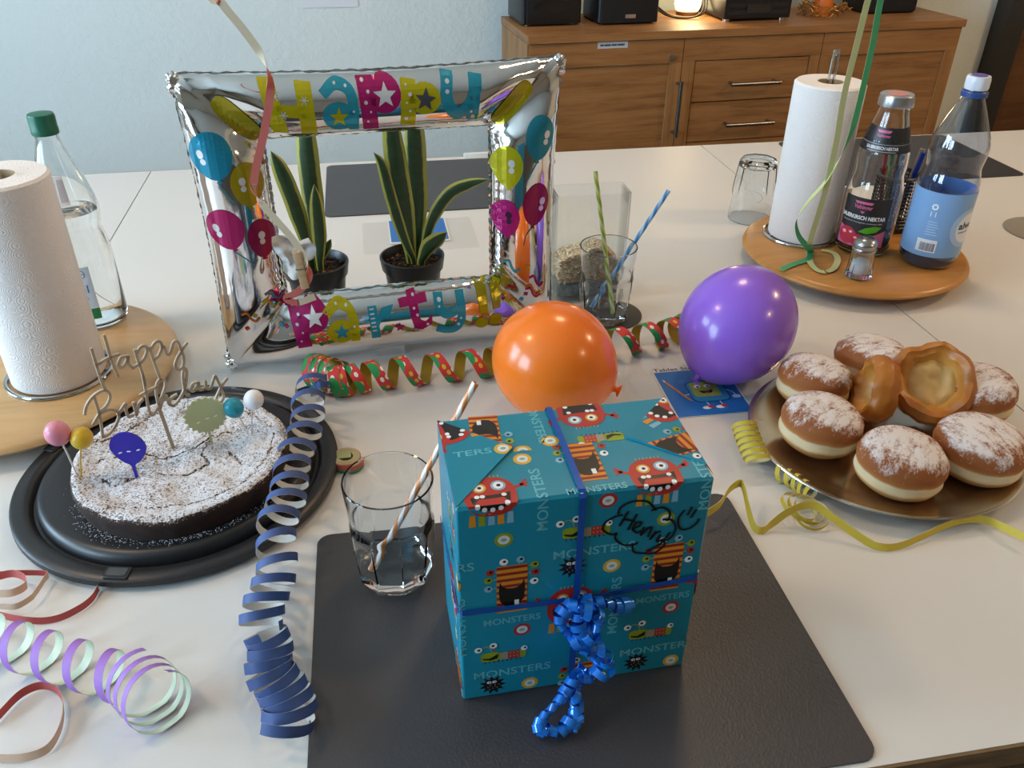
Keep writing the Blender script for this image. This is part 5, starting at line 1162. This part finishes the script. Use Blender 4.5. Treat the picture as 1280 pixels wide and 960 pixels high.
# ================================================================== POTTED PLANTS
def leaf_mat():
    m, nt, b = new_mat('striped_leaf'); t = nt.n.new('ShaderNodeUVMap'); sp = nt.add('ShaderNodeSeparateXYZ'); nt.link(t.outputs[0], sp.inputs[0])
    e = nt.math('ABSOLUTE', nt.math('SUBTRACT', sp.outputs[1], 0.5)); v = nt.coord()
    e2 = nt.math('ADD', e, nt.math('MULTIPLY', nt.math('SUBTRACT', nt.noise(v, 60, 2), 0.5), 0.10))
    band = nt.noise(nt.coord('Object', (40, 40, 160)), 1.0, 3)
    green = nt.mix(band, '16301a', '2f5230')
    nt.link(nt.mix(nt.ramp(e2, [(0.30, '000000'), (0.36, 'ffffff')]), green, 'a8a94e'), b.inputs['Base Color']); b.inputs['Roughness'].default_value = 0.35
    return m
LEAF = leaf_mat()
def plant(c, leaves, label, z_rim=.085, yaw=0.0):
    p = thing('plant_pot', 'black plastic flower pot '+label[1], 'flower pot', (c[0], c[1], 0), group='black plastic flower pots'); r = .0495; h = z_rim
    Geo().lathe([(0, .001), (.034, 0), (.036, .002), (.0435, h-.020), (.0470, h-.019), (r, h-.003), (r, h), (r-.003, h+.0008), (r-.0045, h-.002), (r-.008, h-.014), (0, h-.014)], 56).build('pot', pm('17191d', 0.35), p)
    rnd = random.Random(int(c[0]*1e4)); g = Geo(); 
    g.lathe([(0, h-.011), (.02, h-.0105), (.041, h-.0125), (.041, h-.0138), (0, h-.0138)], 40)
    for k in range(260):
        a = rnd.uniform(0, 6.3); q = .040*sqrt(rnd.random()); s = rnd.uniform(.0012, .0032); g.ell((q*cos(a), q*sin(a), h-.0105+rnd.uniform(0, .002)), (s, s*rnd.uniform(.5, 1), s*.7), 5, 4, rnd.choice((0, 0, 1, 2)))
    g.build('soil', [pm('1d130d', 0.95), pm('3c2819', 0.95), pm('6a4a30', 0.95)], p, smooth=False)
    t = thing('snake_plant', label[0], 'plant', (c[0], c[1], h-.011), group='snake plants')
    for li, (pts, w) in enumerate(leaves):
        dy = (-.008, .006, -.014, -.004, -.018)[li % 5]
        P = cat([(x-c[0], dy+(0.012*(k/len(pts))**2)*(-1)**li, z-(h-.011)) for k, (x, y, z) in enumerate(pts)], 10); P[0].z = min(P[0].z, 0.0); N = len(P); g = Geo(); vs = []; fs = []; uv = []; S = 6
        P = [Vector((P[0].x, P[0].y, -.004))]+P; N += 1
        tw = (-1)**li*0.35
        for i, q in enumerate(P):
            s = i/(N-1); ww = w*(0.42+0.58*min(1, s/.35))*(1 if s < .55 else max(0.03, 1-((s-.55)/.45)**2.2)); d = (P[min(i+1, N-1)]-P[max(i-1, 0)]).normalized()
            side = d.cross(Vector((sin(tw*s), -cos(tw*s), 0))).normalized(); nrm = side.cross(d)
            for back in (0, 1):
                for k in range(S+1):
                    x = k/S-.5; vs.append(q+side*x*ww+nrm*(-(x*x)*ww*.9+(.0011 if back else 0)*(1-abs(2*x))))
        M_ = 2*(S+1)
        for i in range(N-1):
            for back in (0, 1):
                for k in range(S):
                    a0 = i*M_+back*(S+1)+k; fs.append((a0, a0+1, a0+M_+1, a0+M_) if back else (a0, a0+M_, a0+M_+1, a0+1)); y0, y1 = k/S, (k+1)/S; x0, x1 = i/N, (i+1)/N
                    uv.append(((x0, y0), (x0, y1), (x1, y1), (x1, y0)) if back else ((x0, y0), (x1, y0), (x1, y1), (x0, y1)))
        g.add(vs, fs, 0, uv).build('leaf', LEAF, t, fix=False)
plant((0.0536, 1.2009), PL2, ('snake plant with an arching leaf seen through the middle of the frame', 'holding the middle snake plant'))
plant((-0.0919, 1.2000), PL1, ('upright snake plant seen at the left inside the frame', 'holding the left snake plant'))

# ================================================================== DONUTS AND PASTRIES
def plate():
    t = thing('metal_plate', 'round brushed metal plate full of pastries', 'plate', (0.581, 0.735, 0)); m, nt, b = new_mat('brushed_steel'); v = nt.coord()
    b.inputs['Base Color'].default_value = srgb('d8d4ce'); b.inputs['Metallic'].default_value = 1.0
    n = nt.noise(v, 12, 4, 0.6); nt.link(nt.ramp(n, [(0.3, '6a6a6a'), (0.7, '929292')]), b.inputs['Roughness']); nt.bump(nt.noise(v, 140, 3), 0.06, 0.0006, b)
    Geo().lathe([(0, .0075), (.112, .0075), (.122, .0085), (.150, .0165), (.1545, .0178), (.156, .0190), (.1552, .0202), (.1530, .0200), (.149, .0185), (.121, .0105), (.111, .0095), (0, .0095)], 120).build('dish', m, t)
    Geo().lathe([(.085, 0), (.100, 0), (.102, .0076), (.084, .0076)], 64, close=True).build('foot_ring', m, t)
plate()
def donut_mat():
    m, nt, b = new_mat('sugared_dough'); v = nt.coord(); sp = nt.add('ShaderNodeSeparateXYZ'); nt.link(v, sp.inputs[0])
    wob = nt.math('MULTIPLY', nt.math('SUBTRACT', nt.noise(v, 35, 2), 0.5), 0.008); z = nt.math('ADD', sp.outputs[2], wob)
    body = nt.ramp(nt.math('MULTIPLY', z, 20.0), [(0.14, '9a6230'), (0.25, 'b8843f'), (0.33, 'ddc79c'), (0.47, 'e2d2ae'), (0.53, 'b8793c'), (0.62, '9c5c2a'), (0.95, '84491e')])
    fine = nt.noise(v, 420, 2, 0.7); big = nt.noise(nt.coord('Object', (1, 2.2, 1)), 38, 4, 0.7)
    top = nt.math('MULTIPLY', nt.math('SUBTRACT', z, 0.031), 42.0)
    cov = nt.math('ADD', nt.math('ADD', top, nt.math('MULTIPLY', nt.math('SUBTRACT', fine, 0.5), 0.9)), nt.math('MULTIPLY', nt.math('SUBTRACT', big, 0.5), 2.4))
    nt.link(nt.mix(nt.ramp(cov, [(0.32, '000000'), (0.78, 'e8e8e8')]), body, 'e9e6e6'), b.inputs['Base Color']); b.inputs['Roughness'].default_value = 0.75; nt.bump(nt.math('ADD', fine, big), 0.3, 0.0012, b)
    b.inputs['Subsurface Weight'].default_value = 0.08; b.inputs['Subsurface Radius'].default_value = (0.006, 0.003, 0.002)
    return m
DM = donut_mat()
def donut(x, y, z, r, h, tilt, az, label, seed):
    from mathutils import noise
    prof = [(0, .0), (.58, .01), (.80, .06), (.93, .17), (.985, .29), (.965, .39), (.975, .48), (1.0, .58), (.965, .75), (.84, .89), (.60, .965), (.32, .995), (0, 1.0)]
    fine = []
    for (a, b) in zip(prof, prof[1:]):
        for k in range(3): fine.append((a[0]+(b[0]-a[0])*k/3, a[1]+(b[1]-a[1])*k/3))
    fine.append(prof[-1])
    def mod(th, rr, zz): k = 1+.035*noise.noise(Vector((cos(th)*1.4, sin(th)*1.4, seed))); return rr*k, zz*(1+.04*noise.noise(Vector((cos(th), sin(th), seed+zz*20))))
    g = Geo().lathe([(a*r, b*h) for a, b in fine], 48, mod=mod); g.xform(Matrix.Scale(.05/h, 4, (0, 0, 1)))
    me = g.mesh('donut', DM); o = bpy.data.objects.new('filled_donut', me); COL.objects.link(o); o.location = (x, y, z+T); o.scale = (1, 1, h/.05)
    o.rotation_mode = 'XYZ'; M = Matrix.Rotation(az, 3, 'Z') @ Matrix.Rotation(radians(tilt), 3, 'X') @ Matrix.Rotation(seed*1.3, 3, 'Z'); o.rotation_euler = M.to_euler()
    tag(o, label, 'donut', 'sugared filled donuts')
PZ = .0098
donut(0.5340, 0.8250, PZ+.005, .0455, .054, 5, 2.4, 'sugared filled donut at the back left of the plate near the balloon', 1)
donut(0.4975, 0.7380, PZ+.004, .0470, .054, 4, 1.2, 'sugared filled donut at the left rim of the plate', 2)
donut(0.5550, 0.6580, PZ+.001, .0480, .054, 3, 0.2, 'sugared filled donut at the front of the plate', 3)
donut(0.6560, 0.6650, PZ+.003, .0500, .054, 2, -.3, 'large sugared filled donut at the right front of the plate', 4)
donut(0.6330, 0.8600, PZ+.006, .0460, .054, 6, 3.0, 'sugared filled donut at the far back of the plate', 5)
donut(0.7240, 0.7660, PZ+.007, .0450, .054, 5, -1.2, 'sugared filled donut half hidden behind the hollow pastry', 6)
def pastry_mat():
    m, nt, b = new_mat('fried_pastry'); v = nt.coord(); at = nt.add('ShaderNodeAttribute', attribute_name='hollow'); n = nt.noise(v, 30, 4, 0.6)
    f = nt.math('ADD', at.outputs['Fac'], nt.math('MULTIPLY', nt.math('SUBTRACT', n, 0.5), 0.5))
    nt.link(nt.ramp(f, [(0.1, 'a8641f'), (0.35, 'c08238'), (0.6, 'd09e54'), (0.85, 'd9b474')]), b.inputs['Base Color']); b.inputs['Roughness'].default_value = 0.4; nt.bump(nt.noise(v, 120, 4), 0.25, 0.001, b); return m
PMAT = pastry_mat()
def pastry(loc, r, th, depth, M, label, seed):
    """thick-rimmed fried pastry with a hollow centre; local z is the axis"""
    from mathutils import noise
    NS, prof = 48, [(0, -th*.45, 1), (.35, -th*.45, .8), (.6, -th*.5, .5), (.85, -th*.38, .1), (1.0, 0, 0), (.97, th*.3, 0), (.84, th*.5, .05), (.68, th*.42, .25), (.55, th*.1, .6), (.42, -th*.25+depth, .85), (.2, -th*.3+depth, 1.0), (0, -th*.32+depth, 1.0)]
    g = Geo(); hol = []
    fine = []
    for a, b in zip(prof, prof[1:]):
        for k in range(3): fine.append(tuple(a[j]+(b[j]-a[j])*k/3 for j in range(3)))
    fine.append(prof[-1])
    def mod(t, rr, z): k = 1+.14*noise.noise(Vector((cos(t)*1.2, sin(t)*1.2, seed)))+.05*noise.noise(Vector((cos(t)*4, sin(t)*4, seed+z*60))); return rr*k, z+.0075*noise.noise(Vector((cos(t)*2.2*rr/r, sin(t)*2.2*rr/r, seed+4)))+.002*noise.noise(Vector((cos(t)*6*rr/r, sin(t)*6*rr/r, seed+7)))
    g.lathe([(a*r, z) for a, z, _ in fine], NS, mod=mod); n = 0
    for (a, z, h) in fine: hol += [h]*(1 if a*r <= 1e-7 else NS)
    g.xform(M); low = min(v[2] for v in g.v); g.xform(Matrix.Translation((0, 0, -low)))
    o = g.build('hollow_pastry', PMAT, None, (loc[0], loc[1], loc[2]+T)); at = o.data.attributes.new('hollow', 'FLOAT', 'POINT')
    at.data.foreach_set('value', hol); tag(o, label, 'pastry', 'golden fried hollow pastries')
pastry((.660, .774, PZ+.006), .052, .036, .015, Matrix.Rotation(radians(-28), 4, 'Z') @ Matrix.Rotation(radians(48), 4, 'X'), 'large golden hollow pastry leaning open toward the camera', 3)
pastry((.5900, .774, PZ+.0005), .043, .036, .004, Matrix.Rotation(radians(-108), 4, 'Z') @ Matrix.Rotation(radians(80), 4, 'X'), 'golden fried pastry standing on edge in the middle of the plate', 8)

# ================================================================== CARDS AND FILM
def cards():
    t = thing('picture_card', 'blue picture card with a cartoon tablet under the purple balloon', 'card', (0.4125, 0.8895, .0006), radians(-1.0))
    Geo().rbox(-.052, .052, -.0605, .0605, 0, .0005, .001, 2).build('card', pm('d8d4d0', 0.5), t, smooth=False)
    a = Art(); a.rect(-.050, .050, -.060, .049, '1f68b4', 0)
    a.text('Tablet Ste', -.021, .0548, 0, '15151c', 1, bold=.01, width=.056, height=.008)
    rnd = random.Random(6)
    for k in range(14): a.disc(rnd.uniform(-.04, .04), rnd.uniform(-.05, .04), rnd.uniform(.004, .009), ['2a74bf', '1b5ea6'][k % 2], 1, rnd.uniform(.003, .006), rot=rnd.uniform(0, 90))
    a.blob(.008, -.006, .026, .025, '0d3a66', 2, 6); a.blob(.008, -.006, .0245, .0235, '2f7fb0', 3, 6); a.blob(.006, -.001, .0185, .0175, '8f9a4a', 4, 8)
    for x in (-.003, .011): a.disc(x, .006, .0045, 'e8e8f0', 5, .004); a.disc(x+.0008, .005, .0022, '3a2aa0', 6, n=12)
    a.poly([(-.004, -.004), (.006, -.006), (.016, -.003), (.013, -.010), (.006, -.012), (-.001, -.010)], '1a1020', 5); a.poly([(.003, -.009), (.010, -.008), (.008, -.0115), (.005, -.0115)], 'b05040', 6)
    a.stroke([(-.018, -.010), (-.026, -.012)], .0012, 'e0e0e8', 3, 0); a.poly([(-.043, .022), (-.041, .026), (-.021, -.023), (-.018, -.027), (-.024, -.024)], 'c87a22', 4); a.poly([(-.043, .022), (-.041, .026), (-.044, .029)], 'f0e0c0', 5)
    a.stroke([(.034, -.006), (.040, -.012), (.0425, -.020)], .0012, 'e0e0e8', 3); a.blob(.042, -.023, .0055, .004, 'c8d0ea', 4)
    for x in (-.002, .016): a.stroke([(x, -.031), (x+.001, -.040)], .0012, 'e0e0e8', 2, 0); a.disc(x-.004, -.044, .006, 'e4e0e4', 3, .0035); a.disc(x+.002, -.042, .004, 'b03028', 4, .0032)
    a.build('print', flat_map(0, 0, .0005), t)
    t = thing('picture_card', 'blue picture card half hidden behind the middle flower pot', 'card', (0.0820, 1.508, .0012))
    Geo().rbox(-.056, .056, -.060, .054, 0, .0005, .001, 2).build('card', pm('d8d8d6', 0.5), t, smooth=False)
    a = Art(); a.rect(-.053, .053, -.053, .053, '1668b8', 0); a.poly([(-.040, .022), (-.030, .012), (-.018, .016), (-.026, -.004), (-.034, .010)], 'e6dfc0', 1); a.disc(.012, .012, .012, 'd8c860', 1, .016); a.stroke([(-.02, .03), (.02, .032)], .003, 'cfe0f0', 1, 0); a.build('print', flat_map(0, 0, .0005), t)
    g = Geo().rbox(-.104, .104, -.0755, .0755, 0, .0005, .003, 3)
    m = clear_glass('clear_film', 'ffffff', 0.1, 0.5)
    tag(g.build('plastic_film', m, None, (.082, 1.486, T+.0003), smooth=False), 'clear plastic sheet under the far blue picture card', 'plastic sheet')
    g = Geo().rbox(-.105, .105, -.15, .15, 0, .0004, .003, 3)
    tag(g.build('plastic_film', m, None, (.412, .835, T+.0001), radians(-1), smooth=False), 'clear plastic sheet under the near blue picture card', 'plastic sheet')
    tag(Geo().rbox(-.04, .04, -.006, .006, 0, .010, .002, 2, e=.001).build('cable_duct', pm('dcdcd8', 0.5), None, (.262, 1.940, T+.0002)), 'small white cable duct at the back edge of the table', 'cable duct')
cards()

# ================================================================== PAPER STREAMERS
def coil(path, r, turns, tilt, width, mats, name, label, base, wfun=None, phase=0.0, n=None, group='paper streamers', head=None, tail=None, rfun=None, ztab=None):
    """helical paper streamer along a path; tilt(s) = lean of the ring axis from the path direction towards up"""
    C = cat(path, 20); L = len(C); cum = [0]
    for i in range(1, L): cum.append(cum[-1]+(C[i]-C[i-1]).length)
    n = n or int(turns*26); P = []; Wd = []; warp = wfun or (lambda q: q)
    for i in range(n+1):
        q = i/n; s = warp(q)*cum[-1]; j = max(k for k in range(L) if cum[k] <= s+1e-9); j = min(j, L-2); f = (s-cum[j])/max(1e-9, cum[j+1]-cum[j]); c = C[j].lerp(C[j+1], min(1, f))
        d = (C[min(j+4, L-1)]-C[max(j-4, 0)]); d.z = 0; d.normalize()
        tl = radians(tilt(q) if callable(tilt) else tilt); ax = d*cos(tl)+Vector((0, 0, 1))*sin(tl); a = Vector((-d.y, d.x, 0)); b = ax.cross(a).normalized()
        if b.z < 0: b = -b
        rr = (rfun(q) if rfun else r); th = phase+2*pi*turns*q
        p = c+a*rr*cos(th)+b*rr*sin(th)
        lift_ = width/2*abs(sin(tl))+.0008
        zmin = (ztab(p.x, p.y) if ztab else 0)+lift_
        if p.z < zmin: p.z = zmin
        P.append(p); Wd.append(ax)
    P = (head or [])+P+(tail or []); Wd = [Wd[0]]*len(head or [])+Wd+[Wd[-1]]*len(tail or [])
    return solo(Geo().ribbon(P, Wd, width, .0004), name, label, 'streamer', mats, base, group)
def paper(c): return pm(c, 0.6, bump=(400, .05, .0005))
def dotted():
    m, nt, b = new_mat('dotted_paper'); t = nt.n.new('ShaderNodeUVMap'); mp = nt.add('ShaderNodeMapping'); mp.inputs['Scale'].default_value = (0.8, 1.0, 1); nt.link(t.outputs[0], mp.inputs[0])
    def layer(scale, rnd, th, off):
        m2 = nt.add('ShaderNodeMapping'); m2.inputs['Scale'].default_value = (scale, scale*1.2, 1); m2.inputs['Location'].default_value = off; nt.link(mp.outputs[0], m2.inputs[0])
        v = nt.add('ShaderNodeTexVoronoi', voronoi_dimensions='2D'); v.inputs['Scale'].default_value = 1.0; v.inputs['Randomness'].default_value = rnd; nt.link(m2.outputs[0], v.inputs['Vector'])
        return nt.math('LESS_THAN', v.outputs['Distance'], th), v.outputs['Color']
    big, _ = layer(0.55, 0.35, 0.36, (0.2, 0.1, 0)); sm, cc = layer(1.3, 0.5, 0.26, (0.4, 0.5, 0))
    pick = nt.ramp(cc, [(0.0, 'e8e0dc'), (0.55, 'd8b020')], 'CONSTANT'); c = nt.mix(sm, 'c8322e', pick); nt.link(nt.mix(big, c, '1d8a4a'), b.inputs['Base Color']); b.inputs['Roughness'].default_value = 0.6; return m
pur, mint, blu, whi, red, pnk, yel, olive = paper('9c6cc2'), paper('d4dfc8'), paper('3a5186'), paper('c9c6c0'), paper('b04a48'), paper('d0b39a'), paper('c2ae2e'), paper('a88a1c')
# red-green coil in front of the foil frame
coil([(p[0], p[1], .0215) for p in COIL[1:]], .0205, 20, 8, .0150, [dotted(), olive], 'paper_streamer', 'red paper coil with green dots lying in front of the foil frame', (COIL[4][0], COIL[4][1], 0),
     wfun=lambda q: 0.5*(1.55*q+0.225*sin(2*pi*2*q)*-0.55+0.45*q), phase=1.0)
P0 = Vector((-.080, .980, 0))
coil([(-.094, .986, .022), (-.082, .976, .022), (-.070, .968, .022), (-.064, .962, .022)], .0235, 3.2, 14, .0125, [dotted(), olive], 'paper_streamer', 'loose red and olive end loops of the dotted paper coil', (-.08, .975, 0))
# blue coil running over the platter onto the table
def plat_z(x, y): return .0165 if hypot(x+.2405, y-.808) < .178 else 0.0
coil([(x+(.014 if 1 < i < 7 else .006), y, z+.012 if i < 8 else .021) for i, (x, y, z) in enumerate(BLUEC)], .0195, 14, lambda q: -14-34*max(0, q-.55)/.45, .0085, [blu, whi], 'paper_streamer', 'dark blue paper coil hanging over the platter rim', (BLUEC[9][0], BLUEC[9][1], 0), phase=.5, wfun=lambda q: q*1.35-.35*q*q if q < 1 else 1, ztab=plat_z)
coil([(x, y, .016) for x, y, z in BLUEC2], .0195, 9, lambda q: -50, .0092, [blu, whi], 'paper_streamer', 'dark blue tightly packed paper coil beside the front placemat', (BLUEC2[4][0], BLUEC2[4][1], 0), phase=2.0, rfun=lambda q: .0185+.004*q)
solo(Geo().ribbon(cat([(-.118, .958, .008), (-.104, .966, .007), (-.092, .958, .007), (-.100, .946, .012), (-.090, .936, .030), (-.078, .944, .036), (-.080, .954, .022), (-.092, .944, .020), (-.086, .930, .034), (-.074, .934, .030), (-.078, .946, .014)], 10), (0, .25, 1), .0085, .0004), 'paper_streamer', 'tangled blue and white streamer end at the back of the platter', 'streamer', [blu, whi], (-.09, .945, 0), 'paper streamers')
# purple and mint coil
coil([(-.3900, .590, .0205)]+[(x, y, .0205) for x, y, z in PURC]+[(-.2400, .510, .0205)], .0205, 5.2, 6, .0085, [pur, mint], 'paper_streamer', 'purple and mint paper coil with wide open loops at the lower left', (PURC[2][0], PURC[2][1], 0), phase=2.6)
coil([(-.226, .503, .025), (-.214, .488, .025), (-.208, .481, .025), (-.203, .476, .025)], .026, 3.0, 18, .0072, [pur, mint], 'paper_streamer', 'purple and mint end loops lying flat beside the blue coil', (-.21, .485, 0), phase=1.0)
# red pieces
def strip(pts, label, w, lean, mats, n=10, closed=False, base=None, name='paper_streamer'):
    P = cat(pts, n, closed)
    if closed: P.append(P[0].copy())
    lo = w/2*1.0; P = [Vector((p.x, p.y, max(p.z, lo*abs(Vector(lean).normalized().z)+.0006))) for p in P]
    c = base or (sum(p.x for p in P)/len(P), sum(p.y for p in P)/len(P), 0)
    return solo(Geo().ribbon(P, lean, w, .0004), name, label, 'streamer', mats, c, 'paper streamers')
strip(REDARC, 'red paper strip curving below the cake platter', .0070, (0, .35, 1), [red, pnk])
strip(REDRING, 'red paper strip curled into an open ring at the lower left corner', .0072, (0, .45, 1), [red, pnk])
strip(REDLOOP, 'small red paper loop at the left picture edge', .0075, (0, .5, 1), [red, pnk])
strip(REDLOOP2, 'thin red paper curl tangled at the left picture edge', .006, (0, .3, 1), [red, pnk])
# yellow pieces by the plate
coil([(x, y, .0165) for x, y, z in YC1], .0150, 6.5, -36, .0052, [yel, paper('d8cf9a')], 'paper_streamer', 'bright yellow tightly wound paper coil at the left of the metal plate', (YC1[1][0], YC1[1][1], 0))
coil([(x, y, .010) for x, y, z in YC2], .0095, 4.5, 15, .0055, [yel, paper('d8cf9a')], 'paper_streamer', 'thin yellow paper spiral under the plate rim', (YC2[1][0], YC2[1][1], 0))
coil([(.424, .634, .012), (.432, .630, .011), (.438, .624, .010), (.434, .618, .009)], .0185, 3.5, 68, .0055, [yel, paper('d8cf9a')], 'paper_streamer', 'small nest of yellow paper loops on the table in front of the plate', (.43, .625, 0))
strip(YRIB, 'long yellow paper ribbon winding past the gift and plate', .0088, (.15, .25, 1), [paper('d4bd44'), paper('cfcf9e')])
# small unopened streamer roll
def small_roll():
    t = thing('streamer_roll', 'small unopened streamer roll with red and green edges', 'streamer', (-.0555, .802, 0))
    g = Geo()
    for k in range(9): r = .0085+.0009*k; g.lathe([(r, .0005), (r+.0007, .0005), (r+.0007, .0125+.0004*(k % 2)), (r, .0125+.0004*(k % 2))], 40, k % 3, close=True)
    g.build('wound_paper', [paper('b8b48c'), paper('c9b08a'), paper('a8a878')], t)
    Geo().lathe([(.0166, .0003), (.0172, .0003), (.0172, .0048), (.0166, .0048)], 40, close=True).build('green_edge', paper('2a8a58'), t); Geo().lathe([(.0166, .0049), (.0173, .0049), (.0173, .0122), (.0166, .0122)], 40, close=True).build('red_edge', paper('c05a50'), t)
    Geo().box(-.009, .006, -.004, .008, .0130, .0134).build('sticker', paper('9aa070'), t, smooth=False)
small_roll()
# hanging streamers, fixed to the ceiling
CZ = ROOM['h']-T
def hanging(pts, drift, wd, w, mats, label):
    x, y, z = pts[0]; up = [(x+drift[0], y+drift[1], CZ-.0005), (x+drift[0]*.9, y+drift[1]*.9, z+(CZ-z)*.6), (x+drift[0]*.6, y+drift[1]*.6, z+(CZ-z)*.2), (x+drift[0]*.25, y+drift[1]*.25, z+.035)]
    P = cat(up+list(pts), 10); N = len(P); W = []
    for i, p in enumerate(P): a = wd(p.z); W.append((cos(a), sin(a), 0.25*sin(a)))
    return solo(Geo().ribbon(P, W, w, .0004), 'hanging_streamer', label, 'streamer', mats, (pts[-1][0], pts[-1][1], pts[-1][2]), 'hanging streamers')
hanging([(p[0], p[1]+.0, p[2]) for p in REDHANG], (-.07, .02), lambda z: 3.0*min(1, max(0, (z-.385)*22)) if z > .385 else (0.0 if z > .285 else (3.0*min(1, (.285-z)*40) if z > .19 else 3.0*max(0, 1-(.19-z)*40))), .0090, [paper('c86a60'), paper('d0bfa2')], 'red and cream paper ribbon hanging in front of the foil frame')
hanging(YELHANG+YELRING, (.03, .02), lambda z: .05, .0102, [paper('b9c08a'), paper('c9c690')], 'pale yellow paper ribbon hanging before the right paper roll')
hanging(GRNHANG+GRNTAIL, (.03, .02), lambda z: .05 if z > .26 else .05+1.2*sin((.26-z)*15), .0102, [paper('3f9a68'), paper('c3cc8e')], 'green paper ribbon twisting down onto the right turntable')
def clothespin():
    t = thing('clothespin', 'small wooden clothespin clipped to the hanging red ribbon', 'clothespin', (PIN[1][0], .978, PIN[1][2]))
    w = wood('pin_wood', 'a98a66', 'bd9e78', 'c9ac88', (1, 1, 4), 0.7, 20); d = Vector((PIN[0][0]-PIN[1][0], 0, PIN[0][2]-PIN[1][2])); L = d.length; M = Vector((0, 0, 1)).rotation_difference(d.normalized()).to_matrix().to_4x4()
    for y0, y1 in ((-.0052, -.0012), (.0012, .0052)): Geo().rbox(-.0050, .0050, y0, y1, 0, L, .001, 2, e=.0006).xform(M).build('jaw', w, t)
    Geo().tube([(x, y, L*.55) for x, y in ((-.0055, -.0058), (.0055, -.0058), (.0055, .0058), (-.0055, .0058))], .0007, 6, closed=True).xform(M).build('spring', pm('9a9a98', 0.3, 1.0), t)
    from mathutils import noise
    g = Geo(); n = 20; vs = []; base = (-.100, .992, .186)
    for k in range(n+1):
        for j in range(n+1):
            u, v = k/n-.5, j/n-.5; r = .036*(1+.25*sin(3*atan2(v, u)+.6)); q = (abs(u)**4+abs(v)**4)**.25*2; ang = atan2(v, u); rad = q*r*.62
            vs.append((rad*cos(ang), .010*noise.noise(Vector((u*4, v*4, 2)))+.004*sin(7*u+5*v), rad*sin(ang)*1.15))
    b = len(vs); vs += [(x, y+.0006, z) for x, y, z in vs]; m_ = n+1
    fs = [(i*m_+j, i*m_+j+1, (i+1)*m_+j+1, (i+1)*m_+j) for i in range(n) for j in range(n)]; fs += [tuple(b+i for i in reversed(f)) for f in fs]
    o = g.add(vs, fs).build('paper_flower', pm('d9d9d6', 0.7), None, (base[0], base[1], base[2]+T), fix=False); tag(o, 'crumpled white paper held by the clothespin', 'paper flower')
clothespin()
